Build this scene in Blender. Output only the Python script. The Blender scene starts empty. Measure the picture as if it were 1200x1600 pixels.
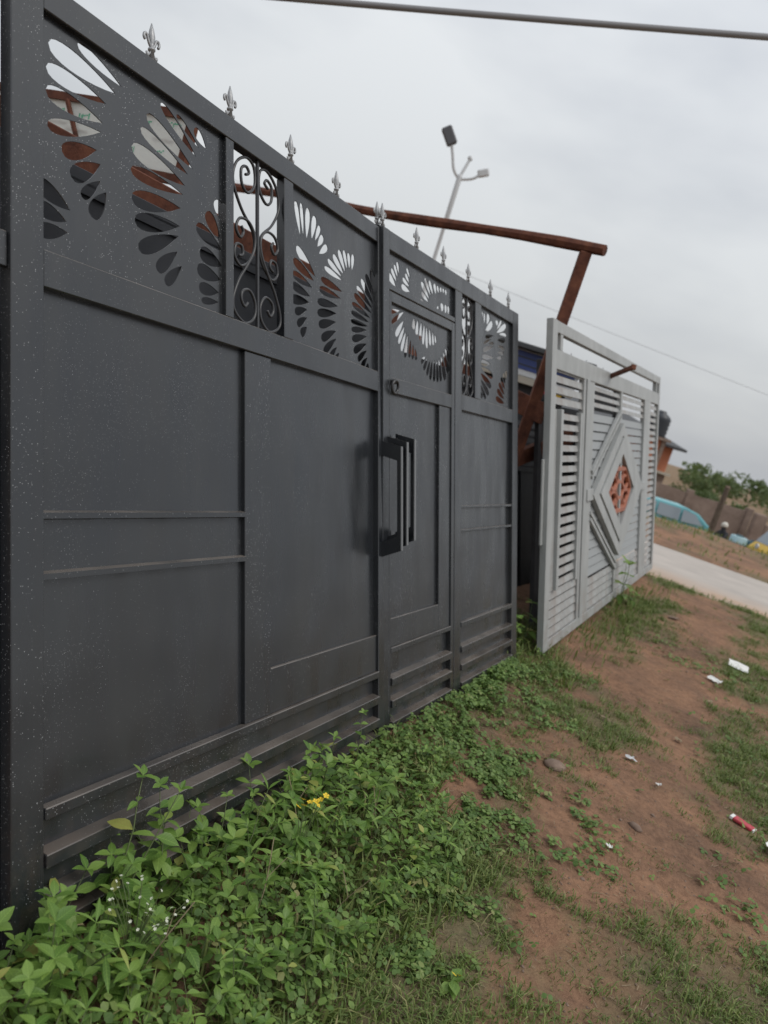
import bpy, bmesh, math, random
import numpy as np
from mathutils import Matrix, Vector, noise
random.seed(7); rng = np.random.default_rng(7)
R = math.radians
scene = bpy.context.scene
col = scene.collection

# ------------------------------------------------------------------ camera
cam_d = bpy.data.cameras.new('camera'); cam = bpy.data.objects.new('camera', cam_d); col.objects.link(cam)
right = Vector((0.952424, 0.052332, 0.300249)); up = Vector((-0.304776, 0.163536, 0.938279)); fwd = Vector((0.0, 0.985148, -0.171705))
m = Matrix.Identity(4)
for i in range(3):
    m[i][0] = right[i]; m[i][1] = up[i]; m[i][2] = -fwd[i]
m.translation = Vector((0, 0, 1.62))
cam.matrix_world = m
cam_d.sensor_fit = 'VERTICAL'; cam_d.sensor_height = 36; cam_d.sensor_width = 27; cam_d.lens = 27
cam_d.clip_start = 0.05; cam_d.clip_end = 3000
cam_d.dof.use_dof = True; cam_d.dof.focus_distance = 2.45; cam_d.dof.aperture_fstop = 2.9
scene.camera = cam

# ------------------------------------------------------------------ sky, sun, exposure
SUN_EL, SUN_AZ = R(58), R(115)          # behind thin overcast, high on the right
world = bpy.data.worlds.new('World'); scene.world = world; world.use_nodes = True
nt = world.node_tree; nt.nodes.clear()
def N(t, **k):
    n = nt.nodes.new(t)
    for a, b in k.items(): setattr(n, a, b)
    return n
out = N('ShaderNodeOutputWorld'); bg = N('ShaderNodeBackground')
sky = N('ShaderNodeTexSky', sky_type='NISHITA', sun_disc=False, sun_elevation=SUN_EL, sun_rotation=SUN_AZ, air_density=1.5, dust_density=5.0)
tc = N('ShaderNodeTexCoord'); mp = N('ShaderNodeMapping'); mp.inputs['Scale'].default_value = (1.0, 1.0, 2.6)
n1 = N('ShaderNodeTexNoise'); n1.inputs['Scale'].default_value = 1.7; n1.inputs['Detail'].default_value = 5; n1.inputs['Roughness'].default_value = .5
cr = N('ShaderNodeValToRGB'); cr.color_ramp.elements[0].position = .34; cr.color_ramp.elements[1].position = .64
cr.color_ramp.elements[0].color = (.49, .515, .56, 1); cr.color_ramp.elements[1].color = (.74, .76, .775, 1)
sx = N('ShaderNodeSeparateXYZ'); mr = N('ShaderNodeMapRange'); mr.inputs['From Min'].default_value = 0; mr.inputs['From Max'].default_value = .75
mr.inputs['To Min'].default_value = .70; mr.inputs['To Max'].default_value = 1.24
sc1 = N('ShaderNodeVectorMath', operation='SCALE'); sc2 = N('ShaderNodeVectorMath', operation='SCALE'); sc2.inputs['Scale'].default_value = .10
mixs = N('ShaderNodeMix', data_type='RGBA'); mixs.inputs['Factor'].default_value = .88
L = nt.links.new
L(tc.outputs['Generated'], mp.inputs['Vector']); L(mp.outputs['Vector'], n1.inputs['Vector']); L(n1.outputs['Fac'], cr.inputs['Fac'])
L(tc.outputs['Generated'], sx.inputs['Vector']); L(sx.outputs['Z'], mr.inputs['Value'])
L(cr.outputs['Color'], sc1.inputs[0]); L(mr.outputs['Result'], sc1.inputs['Scale'])
L(sky.outputs['Color'], sc2.inputs[0]); L(sc2.outputs['Vector'], mixs.inputs[6]); L(sc1.outputs['Vector'], mixs.inputs[7])
L(mixs.outputs[2], bg.inputs['Color']); L(bg.outputs['Background'], out.inputs['Surface'])
bg.inputs['Strength'].default_value = 1.0
sun_d = bpy.data.lights.new('sun', 'SUN'); sun_d.energy = 1.0; sun_d.angle = R(25); sun_d.color = (1, .96, .9)
sun = bpy.data.objects.new('sun', sun_d); col.objects.link(sun)
sd = Vector((math.sin(SUN_AZ) * math.cos(SUN_EL), math.cos(SUN_AZ) * math.cos(SUN_EL), math.sin(SUN_EL)))
sun.rotation_euler = sd.to_track_quat('Z', 'Y').to_euler()
vs = scene.view_settings; vs.view_transform = 'Standard'; vs.look = 'None'; vs.exposure = 0.28; vs.gamma = 1.0; vs.use_curve_mapping = False
scene.render.engine = 'CYCLES'
scene.cycles.max_bounces = 4; scene.cycles.diffuse_bounces = 2; scene.cycles.glossy_bounces = 2; scene.cycles.transmission_bounces = 3

# ------------------------------------------------------------------ materials
MATS = {}
def mat(name, base, rough=.6, metal=0., spec=.5, fn=None):
    m = bpy.data.materials.new(name); m.use_nodes = True; t = m.node_tree
    b = t.nodes['Principled BSDF']
    b.inputs['Base Color'].default_value = (*base, 1); b.inputs['Roughness'].default_value = rough
    b.inputs['Metallic'].default_value = metal; b.inputs['Specular IOR Level'].default_value = spec
    if fn: fn(t, b)
    MATS[name] = m; return m
def nd(t, typ, ins=None, **k):
    n = t.nodes.new(typ)
    for a, b in k.items(): setattr(n, a, b)
    for a, b in (ins or {}).items(): n.inputs[a].default_value = b
    return n
def ramp(t, fac, stops):
    r = nd(t, 'ShaderNodeValToRGB'); e = r.color_ramp.elements
    while len(e) < len(stops): e.new(.5)
    for el, (p, c) in zip(e, stops):
        el.position = p; el.color = (*c, 1) if len(c) == 3 else c
    t.links.new(fac, r.inputs['Fac']); return r.outputs['Color']
def nz(t, vec, scale, detail=4, rough=.55, dist=0):
    n = nd(t, 'ShaderNodeTexNoise', {'Scale': scale, 'Detail': detail, 'Roughness': rough, 'Distortion': dist})
    t.links.new(vec, n.inputs['Vector']); return n.outputs['Fac']
def coords(t, kind='Object', scale=(1, 1, 1)):
    c = nd(t, 'ShaderNodeTexCoord'); mpp = nd(t, 'ShaderNodeMapping', {'Scale': scale})
    t.links.new(c.outputs[kind], mpp.inputs['Vector']); return mpp.outputs['Vector']
def mixc(t, fac, a, b, blend='MIX'):
    x = nd(t, 'ShaderNodeMix', data_type='RGBA', blend_type=blend)
    for s, v in ((0, fac), (6, a), (7, b)):
        if hasattr(v, 'links') or hasattr(v, 'is_output'): t.links.new(v, x.inputs[s])
        else: x.inputs[s].default_value = v if s == 0 else (*v, 1)
    return x.outputs[2]
def mth(t, op, a, b=0.):
    x = nd(t, 'ShaderNodeMath', operation=op)
    for s, v in ((0, a), (1, b)):
        if hasattr(v, 'is_output'): t.links.new(v, x.inputs[s])
        else: x.inputs[s].default_value = v
    return x.outputs[0]
def bump(t, b, h, strength=.3, dist=.01):
    n = nd(t, 'ShaderNodeBump', {'Strength': strength, 'Distance': dist}); t.links.new(h, n.inputs['Height']); t.links.new(n.outputs['Normal'], b.inputs['Normal'])

def charcoal(t, b):
    v = coords(t); L = t.links.new
    stre = nz(t, coords(t, scale=(3, 3, .9)), 1.6, 3, .6)
    big = nz(t, v, 1.3, 2)
    colr = ramp(t, stre, [(.3, (.011, .0130, .0165)), (.5, (.014, .0160, .0190)), (.75, (.021, .0225, .0240))])
    warm = ramp(t, big, [(.48, (0, 0, 0)), (.72, (.55, .55, .55))])
    colr = mixc(t, warm, colr, (.027, .027, .026))
    # overspray specks: pale flecks of several sizes, thicker in clouds
    vor = nd(t, 'ShaderNodeTexVoronoi', {'Scale': 190., 'Randomness': 1.}); L(v, vor.inputs['Vector'])
    sp = mth(t, 'LESS_THAN', vor.outputs['Distance'], .20)
    sep = nd(t, 'ShaderNodeSeparateColor'); L(vor.outputs['Color'], sep.inputs['Color'])
    cloud = nz(t, coords(t, scale=(1, 1, .55)), 3.4, 3, .65)
    thr = nd(t, 'ShaderNodeMapRange', {'From Min': .44, 'From Max': .66, 'To Min': 1.06, 'To Max': .42}); L(cloud, thr.inputs['Value'])
    # nearer the hinge side (small x) the flecks are thicker
    sx = nd(t, 'ShaderNodeSeparateXYZ'); tcn = nd(t, 'ShaderNodeTexCoord'); L(tcn.outputs['Object'], sx.inputs['Vector'])
    xr = nd(t, 'ShaderNodeMapRange', {'From Min': 0., 'From Max': 1.6, 'To Min': -.20, 'To Max': .10}); L(sx.outputs['X'], xr.inputs['Value'])
    th2 = mth(t, 'ADD', thr.outputs['Result'], xr.outputs['Result'])
    sel = mth(t, 'GREATER_THAN', sep.outputs['Red'], th2)
    fac = mth(t, 'MULTIPLY', sp, sel)
    fleck = mixc(t, sep.outputs['Green'], (.08, .082, .085), (.46, .47, .48))
    colr = mixc(t, mth(t, 'MULTIPLY', fac, .85), colr, fleck)
    # brown dust on up-facing ledges, paled to paint in the sky light they catch
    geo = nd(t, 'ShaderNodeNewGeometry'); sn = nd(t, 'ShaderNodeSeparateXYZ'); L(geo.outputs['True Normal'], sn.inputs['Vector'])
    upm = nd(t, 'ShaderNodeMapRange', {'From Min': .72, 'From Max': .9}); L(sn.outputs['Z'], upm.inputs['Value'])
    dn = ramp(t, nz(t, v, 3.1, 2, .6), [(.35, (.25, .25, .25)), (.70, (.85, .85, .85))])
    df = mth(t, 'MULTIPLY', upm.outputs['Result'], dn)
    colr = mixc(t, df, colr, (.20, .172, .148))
    # mud splashed on the lowest hand's breadth
    ml = nd(t, 'ShaderNodeMapRange', {'From Min': 0., 'From Max': .42, 'To Min': .75, 'To Max': 0.}); L(sx.outputs['Z'], ml.inputs['Value'])
    mf = mth(t, 'MULTIPLY', ml.outputs['Result'], ramp(t, nz(t, v, 11., 3, .7), [(.45, (0, 0, 0)), (.72, (.8, .8, .8))]))
    colr = mixc(t, mf, colr, (.085, .058, .043))
    L(colr, b.inputs['Base Color'])
    rr = ramp(t, nz(t, coords(t, scale=(3, 3, .7)), 3.0, 2, .6), [(.3, (.20, .20, .20)), (.7, (.40, .40, .40))])
    L(rr, b.inputs['Roughness'])
    bump(t, b, nz(t, v, 2.8, 1, .5), .45, .018); b.inputs['IOR'].default_value = 1.5
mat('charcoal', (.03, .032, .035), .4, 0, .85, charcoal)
def greyp(t, b):
    v = coords(t)
    c = ramp(t, nz(t, coords(t, scale=(2, 2, .6)), 2.5, 5, .65), [(.3, (.27, .28, .275)), (.7, (.37, .38, .375))])
    dirt = ramp(t, nz(t, v, 9, 5, .7), [(.55, (0, 0, 0)), (.8, (.5, .5, .5))])
    c = mixc(t, dirt, c, (.24, .225, .21))
    sx = nd(t, 'ShaderNodeSeparateXYZ'); t.links.new(nd(t, 'ShaderNodeTexCoord').outputs['Object'], sx.inputs['Vector'])
    ml = nd(t, 'ShaderNodeMapRange', {'From Min': 0., 'From Max': .5, 'To Min': .8, 'To Max': 0.}); t.links.new(sx.outputs['Z'], ml.inputs['Value'])
    mf = mth(t, 'MULTIPLY', ml.outputs['Result'], ramp(t, nz(t, v, 7., 3, .7), [(.42, (0, 0, 0)), (.7, (.7, .7, .7))]))
    c = mixc(t, mf, c, (.19, .125, .09)); t.links.new(c, b.inputs['Base Color'])
    bump(t, b, nz(t, v, 18, 3), .12, .01)
mat('grey_paint', (.38, .4, .4), .48, 0, .45, greyp)
mat('grey_sheet', (.29, .305, .31), .5, 0, .4)
def rusty(t, b):
    v = coords(t)
    c = ramp(t, nz(t, v, 9, 6, .7), [(.3, (.050, .020, .014)), (.5, (.115, .042, .026)), (.72, (.19, .075, .042))])
    t.links.new(c, b.inputs['Base Color']); bump(t, b, nz(t, v, 45, 4), .5, .006)
mat('rust', (.12, .045, .028), .85, 0, .3, rusty)
def darkp(t, b):
    v = coords(t)
    c = ramp(t, nz(t, v, 5, 5, .7), [(.3, (.018, .018, .021)), (.7, (.045, .045, .050))]); t.links.new(c, b.inputs['Base Color'])
mat('dark_steel', (.03, .03, .034), .55, 0, .4, darkp)
mat('slate_steel', (.034, .036, .042), .5, 0, .4)
def silverf(t, b):
    v = coords(t)
    c = ramp(t, nz(t, v, 60, 4, .7), [(.3, (.22, .225, .23)), (.7, (.42, .43, .44))]); t.links.new(c, b.inputs['Base Color'])
mat('silver', (.4, .4, .42), .42, .35, .5, silverf)
mat('scroll_black', (.03, .03, .032), .35, 0, .5)
def copper(t, b):
    c = ramp(t, nz(t, coords(t), 12, 4), [(.3, (.25, .075, .040)), (.7, (.42, .145, .075))]); t.links.new(c, b.inputs['Base Color'])
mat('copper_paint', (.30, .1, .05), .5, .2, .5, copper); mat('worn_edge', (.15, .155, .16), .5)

def leafmat(name, dark, light, trans=.35, rough=.5, hue=(.33, .25)):
    m = bpy.data.materials.new(name); m.use_nodes = True; t = m.node_tree; t.nodes.clear(); L = t.links.new
    o = nd(t, 'ShaderNodeOutputMaterial'); oi = nd(t, 'ShaderNodeObjectInfo'); at = nd(t, 'ShaderNodeAttribute', attribute_name='tint')
    r = mth(t, 'FRACT', mth(t, 'ADD', oi.outputs['Random'], at.outputs['Fac']))
    mid = tuple((a + b) / 2 for a, b in zip(dark, light))
    c = ramp(t, r, [(0., dark), (.5, mid), (.93, light), (1., hue if len(hue) == 3 else light)])
    n = nz(t, coords(t), 40, 3, .6); c = mixc(t, mth(t, 'MULTIPLY', n, .3), c, tuple(x * .72 for x in dark))
    if name == 'weed_leaf':                       # midrib and side veins, drawn in each leaf's own coordinates
        sx = nd(t, 'ShaderNodeSeparateXYZ'); L(nd(t, 'ShaderNodeTexCoord').outputs['Object'], sx.inputs['Vector'])
        ay = mth(t, 'ABSOLUTE', sx.outputs['Y']); rib = mth(t, 'LESS_THAN', ay, .0011)
        ve = mth(t, 'GREATER_THAN', mth(t, 'SINE', mth(t, 'MULTIPLY', mth(t, 'SUBTRACT', sx.outputs['X'], mth(t, 'MULTIPLY', ay, .9)), 560.)), .86)
        c = mixc(t, mth(t, 'ADD', mth(t, 'MULTIPLY', rib, .35), mth(t, 'MULTIPLY', ve, .22)), c, tuple(min(1, x * 1.5) for x in light))
    p = nd(t, 'ShaderNodeBsdfPrincipled', {'Roughness': rough, 'Specular IOR Level': .35}); L(c, p.inputs['Base Color'])
    tr = nd(t, 'ShaderNodeBsdfTranslucent'); c2 = mixc(t, .4, c, (.16, .24, .02)); L(c2, tr.inputs['Color'])
    mx = nd(t, 'ShaderNodeMixShader', {0: trans}); L(p.outputs[0], mx.inputs[1]); L(tr.outputs[0], mx.inputs[2]); L(mx.outputs[0], o.inputs['Surface'])
    MATS[name] = m; return m
leafmat('weed_leaf', (.090, .185, .036), (.245, .375, .085), .36, .42, (.44, .42, .12))
leafmat('clover_leaf', (.090, .165, .042), (.215, .320, .085), .3, .5, (.32, .30, .13))
leafmat('grass_blade', (.095, .150, .038), (.225, .270, .080), .25, .55, (.40, .33, .18))
leafmat('tree_leaf', (.075, .115, .050), (.17, .215, .095), .3, .6)
mat('stem', (.10, .13, .05), .6)
mat('straw', (.27, .21, .135), .85)
mat('yellow_petal', (.72, .52, .03), .6)
mat('white_petal', (.62, .64, .52), .6)
def bark(t, b):
    c = ramp(t, nz(t, coords(t, scale=(4, 4, 1)), 6, 5, .7), [(.3, (.06, .045, .035)), (.7, (.16, .13, .10))]); t.links.new(c, b.inputs['Base Color'])
mat('bark', (.1, .08, .06), .9, 0, .2, bark)

def soil(t, b):
    v = coords(t); L = t.links.new
    g = nd(t, 'ShaderNodeAttribute', attribute_name='grass').outputs['Fac']
    big = nz(t, v, 1.7, 6, .66); fine = nz(t, v, 26, 6, .7)
    c = ramp(t, big, [(.30, (.135, .084, .056)), (.46, (.225, .131, .083)), (.60, (.305, .172, .104)), (.76, (.250, .168, .118))])
    f2 = ramp(t, fine, [(.30, (.62, .60, .60)), (.55, (1, 1, 1)), (.75, (1.22, 1.2, 1.16))])
    c = mixc(t, .85, c, f2, 'MULTIPLY')
    gm = ramp(t, mth(t, 'ADD', mth(t, 'MULTIPLY', fine, .5), mth(t, 'SUBTRACT', g, .28)), [(.35, (0, 0, 0)), (.8, (.7, .7, .7))])
    gc = ramp(t, nz(t, v, 60, 4, .7), [(.3, (.085, .095, .045)), (.7, (.18, .175, .095))])
    c = mixc(t, gm, c, gc)
    L(c, b.inputs['Base Color'])
    h = mth(t, 'ADD', mth(t, 'MULTIPLY', nz(t, v, 14, 6, .7), 1.), mth(t, 'MULTIPLY', nz(t, v, 90, 4, .7), .35))
    bump(t, b, h, 1.0, .024)
mat('soil', (.17, .1, .065), .92, 0, .25, soil)
def roadm(t, b):
    v = coords(t)
    s = nd(t, 'ShaderNodeUVMap'); sx = nd(t, 'ShaderNodeSeparateXYZ'); t.links.new(s.outputs['UV'], sx.inputs['Vector'])
    c = ramp(t, nz(t, v, 1.8, 6, .6), [(.3, (.36, .325, .295)), (.7, (.45, .405, .365))])
    e = nd(t, 'ShaderNodeMapRange', {'From Min': .0, 'From Max': .28, 'To Min': 1., 'To Max': 0.}); t.links.new(sx.outputs['Y'], e.inputs['Value'])
    e2 = mth(t, 'MULTIPLY', e.outputs['Result'], ramp(t, nz(t, v, 2.2, 5), [(.25, (.35, .35, .35)), (.7, (1, 1, 1))]))
    c = mixc(t, e2, c, (.44, .29, .19)); t.links.new(c, b.inputs['Base Color']); bump(t, b, nz(t, v, 30, 4), .3, .01)
mat('road_concrete', (.4, .37, .34), .85, 0, .3, roadm)
mat('paper', (.72, .72, .70), .8)
def film(t, b):
    o = [n for n in t.nodes if n.type == 'OUTPUT_MATERIAL'][0]; tr = nd(t, 'ShaderNodeBsdfTranslucent', {'Color': (.86, .87, .84, 1)}); mx = nd(t, 'ShaderNodeMixShader', {0: .6})
    t.links.new(b.outputs[0], mx.inputs[1]); t.links.new(tr.outputs[0], mx.inputs[2]); t.links.new(mx.outputs[0], o.inputs['Surface'])
mat('white_film', (.8, .81, .79), .5, 0, .4, film)
mat('red_card', (.45, .05, .07), .6)
mat('blue_card', (.12, .22, .42), .6)
def stonem(t, b):
    c = ramp(t, nz(t, coords(t), 20, 5), [(.3, (.15, .105, .08)), (.7, (.26, .19, .15))]); t.links.new(c, b.inputs['Base Color'])
mat('stone', (.2, .15, .12), .9, 0, .3, stonem)

# ------------------------------------------------------------------ mesh helpers
class MB:
    def __init__(s): s.v = []; s.f = []; s.mi = []
    def add(s, vs_, fs, mi=0):
        o = len(s.v); s.v += [tuple(x) for x in vs_]; s.f += [tuple(i + o for i in f) for f in fs]; s.mi += [mi] * len(fs); return s
    def box(s, x0, x1, y0, y1, z0, z1, mi=0):
        s.add([(x0, y0, z0), (x1, y0, z0), (x1, y1, z0), (x0, y1, z0), (x0, y0, z1), (x1, y0, z1), (x1, y1, z1), (x0, y1, z1)],
              [(0, 3, 2, 1), (4, 5, 6, 7), (0, 1, 5, 4), (1, 2, 6, 5), (2, 3, 7, 6), (3, 0, 4, 7)], mi); return s
    def bar(s, p, q, w, h, upv=(0, 0, 1), mi=0):
        p, q = Vector(p), Vector(q); d = (q - p).normalized(); a = d.cross(Vector(upv))
        if a.length < 1e-4: a = d.cross(Vector((1, 0, 0)))
        a.normalize(); c = a.cross(d)
        A, B = a * w / 2, c * h / 2
        s.add([p - A - B, p + A - B, p + A + B, p - A + B, q - A - B, q + A - B, q + A + B, q - A + B],
              [(0, 1, 2, 3), (7, 6, 5, 4), (0, 4, 5, 1), (1, 5, 6, 2), (2, 6, 7, 3), (3, 7, 4, 0)], mi); return s
    def tube(s, pts, r, n=6, closed=False, mi=0):
        P = [Vector(p) for p in pts]; k = len(P); rs = r if hasattr(r, '__len__') else [r] * k
        vs_ = []; ref = None
        for i in range(k):
            if closed: d = P[(i + 1) % k] - P[i - 1]
            else: d = P[min(i + 1, k - 1)] - P[max(i - 1, 0)]
            d.normalize()
            if ref is None:
                ref = d.cross(Vector((0, 1, 0)))
                if ref.length < .2: ref = d.cross(Vector((1, 0, 0)))
            a = ref - d * ref.dot(d); a.normalize(); ref = a; b = d.cross(a)
            for j in range(n):
                t = 2 * math.pi * j / n; vs_.append(P[i] + (a * math.cos(t) + b * math.sin(t)) * rs[i])
        fs = []
        for i in range(k if closed else k - 1):
            for j in range(n):
                i2 = (i + 1) % k; fs.append((i * n + j, i * n + (j + 1) % n, i2 * n + (j + 1) % n, i2 * n + j))
        if not closed: fs += [tuple(range(n))[::-1], tuple((k - 1) * n + j for j in range(n))]
        s.add(vs_, fs, mi); return s
    def lathe(s, prof, n=12, c=(0, 0, 0), mi=0):
        vs_ = []; fs = []
        for r, z in prof:
            for j in range(n):
                t = 2 * math.pi * j / n; vs_.append((c[0] + r * math.cos(t), c[1] + r * math.sin(t), c[2] + z))
        for i in range(len(prof) - 1):
            for j in range(n): fs.append((i * n + j, i * n + (j + 1) % n, (i + 1) * n + (j + 1) % n, (i + 1) * n + j))
        fs += [tuple(range(n))[::-1], tuple((len(prof) - 1) * n + j for j in range(n))]
        s.add(vs_, fs, mi); return s
    def prism(s, poly, y0, y1, mi=0):
        k = len(poly); vs_ = [(x, y0, z) for x, z in poly] + [(x, y1, z) for x, z in poly]
        fs = [tuple(range(k)), tuple(range(k, 2 * k))[::-1]] + [(i, i + k, (i + 1) % k + k, (i + 1) % k) for i in range(k)]
        s.add(vs_, fs, mi); return s
    def mesh(s, name, mats, smooth=False):
        me = bpy.data.meshes.new(name); me.from_pydata(s.v, [], s.f)
        for x in (mats if isinstance(mats, (list, tuple)) else [mats]): me.materials.append(MATS[x] if isinstance(x, str) else x)
        if any(s.mi): me.polygons.foreach_set('material_index', s.mi)
        bm = bmesh.new(); bm.from_mesh(me); bmesh.ops.recalc_face_normals(bm, faces=bm.faces); bm.to_mesh(me); bm.free()
        if smooth: me.polygons.foreach_set('use_smooth', [True] * len(me.polygons))
        me.update(); return me
    def build(s, name, mats, parent=None, bevel=0, smooth=False, loc=None):
        o = bpy.data.objects.new(name, s.mesh(name, mats, smooth)); col.objects.link(o)
        if parent: o.parent = parent
        if loc is not None: o.location = loc
        if bevel:
            b = o.modifiers.new('bevel', 'BEVEL'); b.width = bevel; b.segments = 1; b.limit_method = 'ANGLE'
        return o
def link(name, me, parent=None, loc=None, rot=None, scale=None):
    o = bpy.data.objects.new(name, me); col.objects.link(o)
    if parent: o.parent = parent
    if loc is not None: o.location = loc
    if rot is not None: o.rotation_euler = rot
    if scale is not None: o.scale = scale if hasattr(scale, '__len__') else (scale,) * 3
    return o
def tag(o, label, cat, group=None):
    o['label'] = label; o['category'] = cat
    if group: o['group'] = group
    return o
def empty(name, loc=(0, 0, 0), rot=(0, 0, 0)):
    o = bpy.data.objects.new(name, None); col.objects.link(o); o.location = loc; o.rotation_euler = rot; o.empty_display_size = .1; return o
def plane_empty(name, o, Rm):
    e = empty(name); mm = Matrix.Identity(4)
    for i in range(3):
        for j in range(3): mm[i][j] = Rm[i][j]
        mm[i][3] = o[i]
    e.matrix_world = mm; return e
def spline(pts, n=6, closed=False):
    P = [np.array(p, float) for p in pts]; k = len(P); o = []
    for i in range(k if closed else k - 1):
        p0, p1, p2, p3 = (P[(i + d) % k] if closed else P[min(max(i + d, 0), k - 1)] for d in (-1, 0, 1, 2))
        for j in range(n):
            t = j / n
            o.append(.5 * (2 * p1 + (p2 - p0) * t + (2 * p0 - 5 * p1 + 4 * p2 - p3) * t * t + (3 * p1 - p0 - 3 * p2 + p3) * t ** 3))
    if not closed: o.append(P[-1])
    return o
def fbm(x, y, s, o=3, seed=0.):
    return noise.fractal(Vector((x * s + seed, y * s - seed, seed * .37)), .55, 2.1, o)
def sstep(a, b, x):
    t = min(max((x - a) / (b - a), 0), 1); return t * t * (3 - 2 * t)

# ------------------------------------------------------------------ the ground
def road_s(x, y): return .31 * x + .95 * y
def gz(x, y, bumps=True):
    s = road_s(x, y)
    z = .19 * sstep(5.3, 10.2, s) - .10 * sstep(10.25, 10.7, s)
    z += .09 * sstep(14.75, 15.1, s) + .05 * sstep(17, 20.5, s) - 1.40 * sstep(21.3, 26.5, s)
    if bumps:
        k = 1 if s < 10 else .6
        z += k * (.022 * fbm(x, y, 1.1, 3, 3.1) + .009 * fbm(x, y, 6, 2, 8.2))
        if 15 < s < 23: z += .07 * fbm(x, y, .55, 3, 5.)
    return z
def grass_d(x, y):
    """0..1: how thickly the short grass grows"""
    n = .5 + .55 * fbm(x, y, .85, 4, 11.3) + .28 * fbm(x, y, 4.2, 3, 2.7)
    s = road_s(x, y)
    if s < 10.6:
        # bare trodden path in front of the gates, greener away from it and close to the gates
        t = (x - 1.22 - .43 * (y - 2.6)) * .905          # distance to the path's middle line
        n += -.34 * math.exp(-((t - .02) / .26) ** 2) + .20 * math.exp(-((t + .48) / .30) ** 2) + .14 * math.exp(-((t - .62) / .42) ** 2)
        n += .25 * sstep(9.3, 10.3, s)
    elif 15 < s < 30: n += .20 * math.exp(-((s - 20.5) / 1.6) ** 2) - .12
    return min(max(n, 0), 1)
def axis(a, b, step, far, grow=1.28):
    c = list(np.arange(a, b + 1e-6, step)); d = step
    lo, hi = a, b
    while hi < far: d *= grow; hi += d; c.append(hi)
    d = step
    while lo > -far: d *= grow; lo -= d; c.insert(0, lo)
    return c
xs = axis(-1.4, 6.0, .05, 1500); ys = axis(.6, 11.0, .05, 1500, 1.16)
gv = []; ga = []
for y in ys:
    for x in xs:
        near = -4 < x < 16 and -1 < y < 34
        gv.append((x, y, gz(x, y, near))); ga.append(grass_d(x, y) if near else .6)
nx = len(xs)
gf = [(j * nx + i, j * nx + i + 1, (j + 1) * nx + i + 1, (j + 1) * nx + i) for j in range(len(ys) - 1) for i in range(nx - 1)]
gm = bpy.data.meshes.new('ground'); gm.from_pydata(gv, [], gf); gm.materials.append(MATS['soil'])
gm.attributes.new('grass', 'FLOAT', 'POINT').data.foreach_set('value', ga)
gm.polygons.foreach_set('use_smooth', [True] * len(gf))
ground = link('ground', gm); ground['kind'] = 'structure'
# the road: a worn concrete strip crossing behind the gates
rd = Vector((.95, -.31, 0)).normalized(); rn = Vector((.31, .95, 0)).normalized()
rv = []; rf = []; ruv = []
ts = np.arange(-60, 61, .4); ofs = [0, .12, .5, 1.2, 2.2, 3.2, 4.0, 4.3]
for a_, t in enumerate(ts):
    for k, w in enumerate(ofs):
        j = .10 * fbm(t, 0, .9, 3, 4.4) if k == 0 else (.12 * fbm(t, 5, .7, 3, 9.4) if k == len(ofs) - 1 else 0)
        p = rn * (10.52 + w + j) + rd * t
        rv.append((p.x, p.y, .185 - (.10 if k in (0, len(ofs) - 1) else 0) + .006 * fbm(p.x, p.y, .8))); ruv.append((t, w / 4.3))
    if a_:
        for k in range(len(ofs) - 1): b_ = (a_ - 1) * len(ofs) + k; rf.append((b_, b_ + 1, b_ + len(ofs) + 1, b_ + len(ofs)))
rm = bpy.data.meshes.new('road'); rm.from_pydata(rv, [], rf); rm.materials.append(MATS['road_concrete'])
uvl = rm.uv_layers.new(name='UVMap')
uvl.data.foreach_set('uv', [c for l in rm.loops for c in ruv[l.vertex_index]])
rm.polygons.foreach_set('use_smooth', [True] * len(rf))
bmx = bmesh.new(); bmx.from_mesh(rm); bmesh.ops.recalc_face_normals(bmx, faces=bmx.faces); bmx.to_mesh(rm); bmx.free()
road = link('road', rm); road['kind'] = 'structure'

# ------------------------------------------------------------------ gate building blocks
PA= [(0.122, 2.261, 0.346, 2.242, 0.058), (0.214, 2.309, 0.369, 2.272, 0.033), (0.115, 2.197, 0.312, 2.197, 0.049), (0.114, 2.139, 0.3, 2.139, 0.052), (0.119, 2.051, 0.294, 2.112, 0.042), (0.164, 2.005, 0.279, 2.057, 0.046), (0.193, 1.951, 0.292, 2.024, 0.049), (0.406, 2.122, 0.632, 2.095, 0.056), (0.441, 2.189, 0.646, 2.135, 0.041), (0.465, 2.24, 0.67, 2.161, 0.047), (0.524, 2.302, 0.685, 2.206, 0.036), (0.593, 2.299, 0.699, 2.239, 0.024), (0.676, 2.294, 0.734, 2.253, 0.036), (0.228, 1.911, 0.291, 1.978, 0.032), (0.261, 1.87, 0.312, 1.955, 0.047), (0.086, 1.9, 0.191, 1.862, 0.048), (0.088, 1.84, 0.179, 1.829, 0.043), (0.088, 1.779, 0.182, 1.802, 0.041), (0.402, 2.055, 0.623, 2.064, 0.045), (0.406, 1.974, 0.612, 2.018, 0.057), (0.418, 1.913, 0.608, 1.961, 0.054), (0.433, 1.837, 0.602, 1.929, 0.049), (0.508, 1.797, 0.596, 1.879, 0.043), (0.544, 1.766, 0.616, 1.84, 0.037), (0.787, 2.109, 0.818, 2.041, 0.051), (0.735, 2.051, 0.806, 1.976, 0.051), (0.684, 1.99, 0.816, 1.947, 0.05), (0.701, 1.912, 0.815, 1.897, 0.054), (0.688, 1.854, 0.807, 1.849, 0.05), (0.697, 1.797, 0.797, 1.804, 0.041), (0.709, 1.758, 0.795, 1.772, 0.024)]
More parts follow.
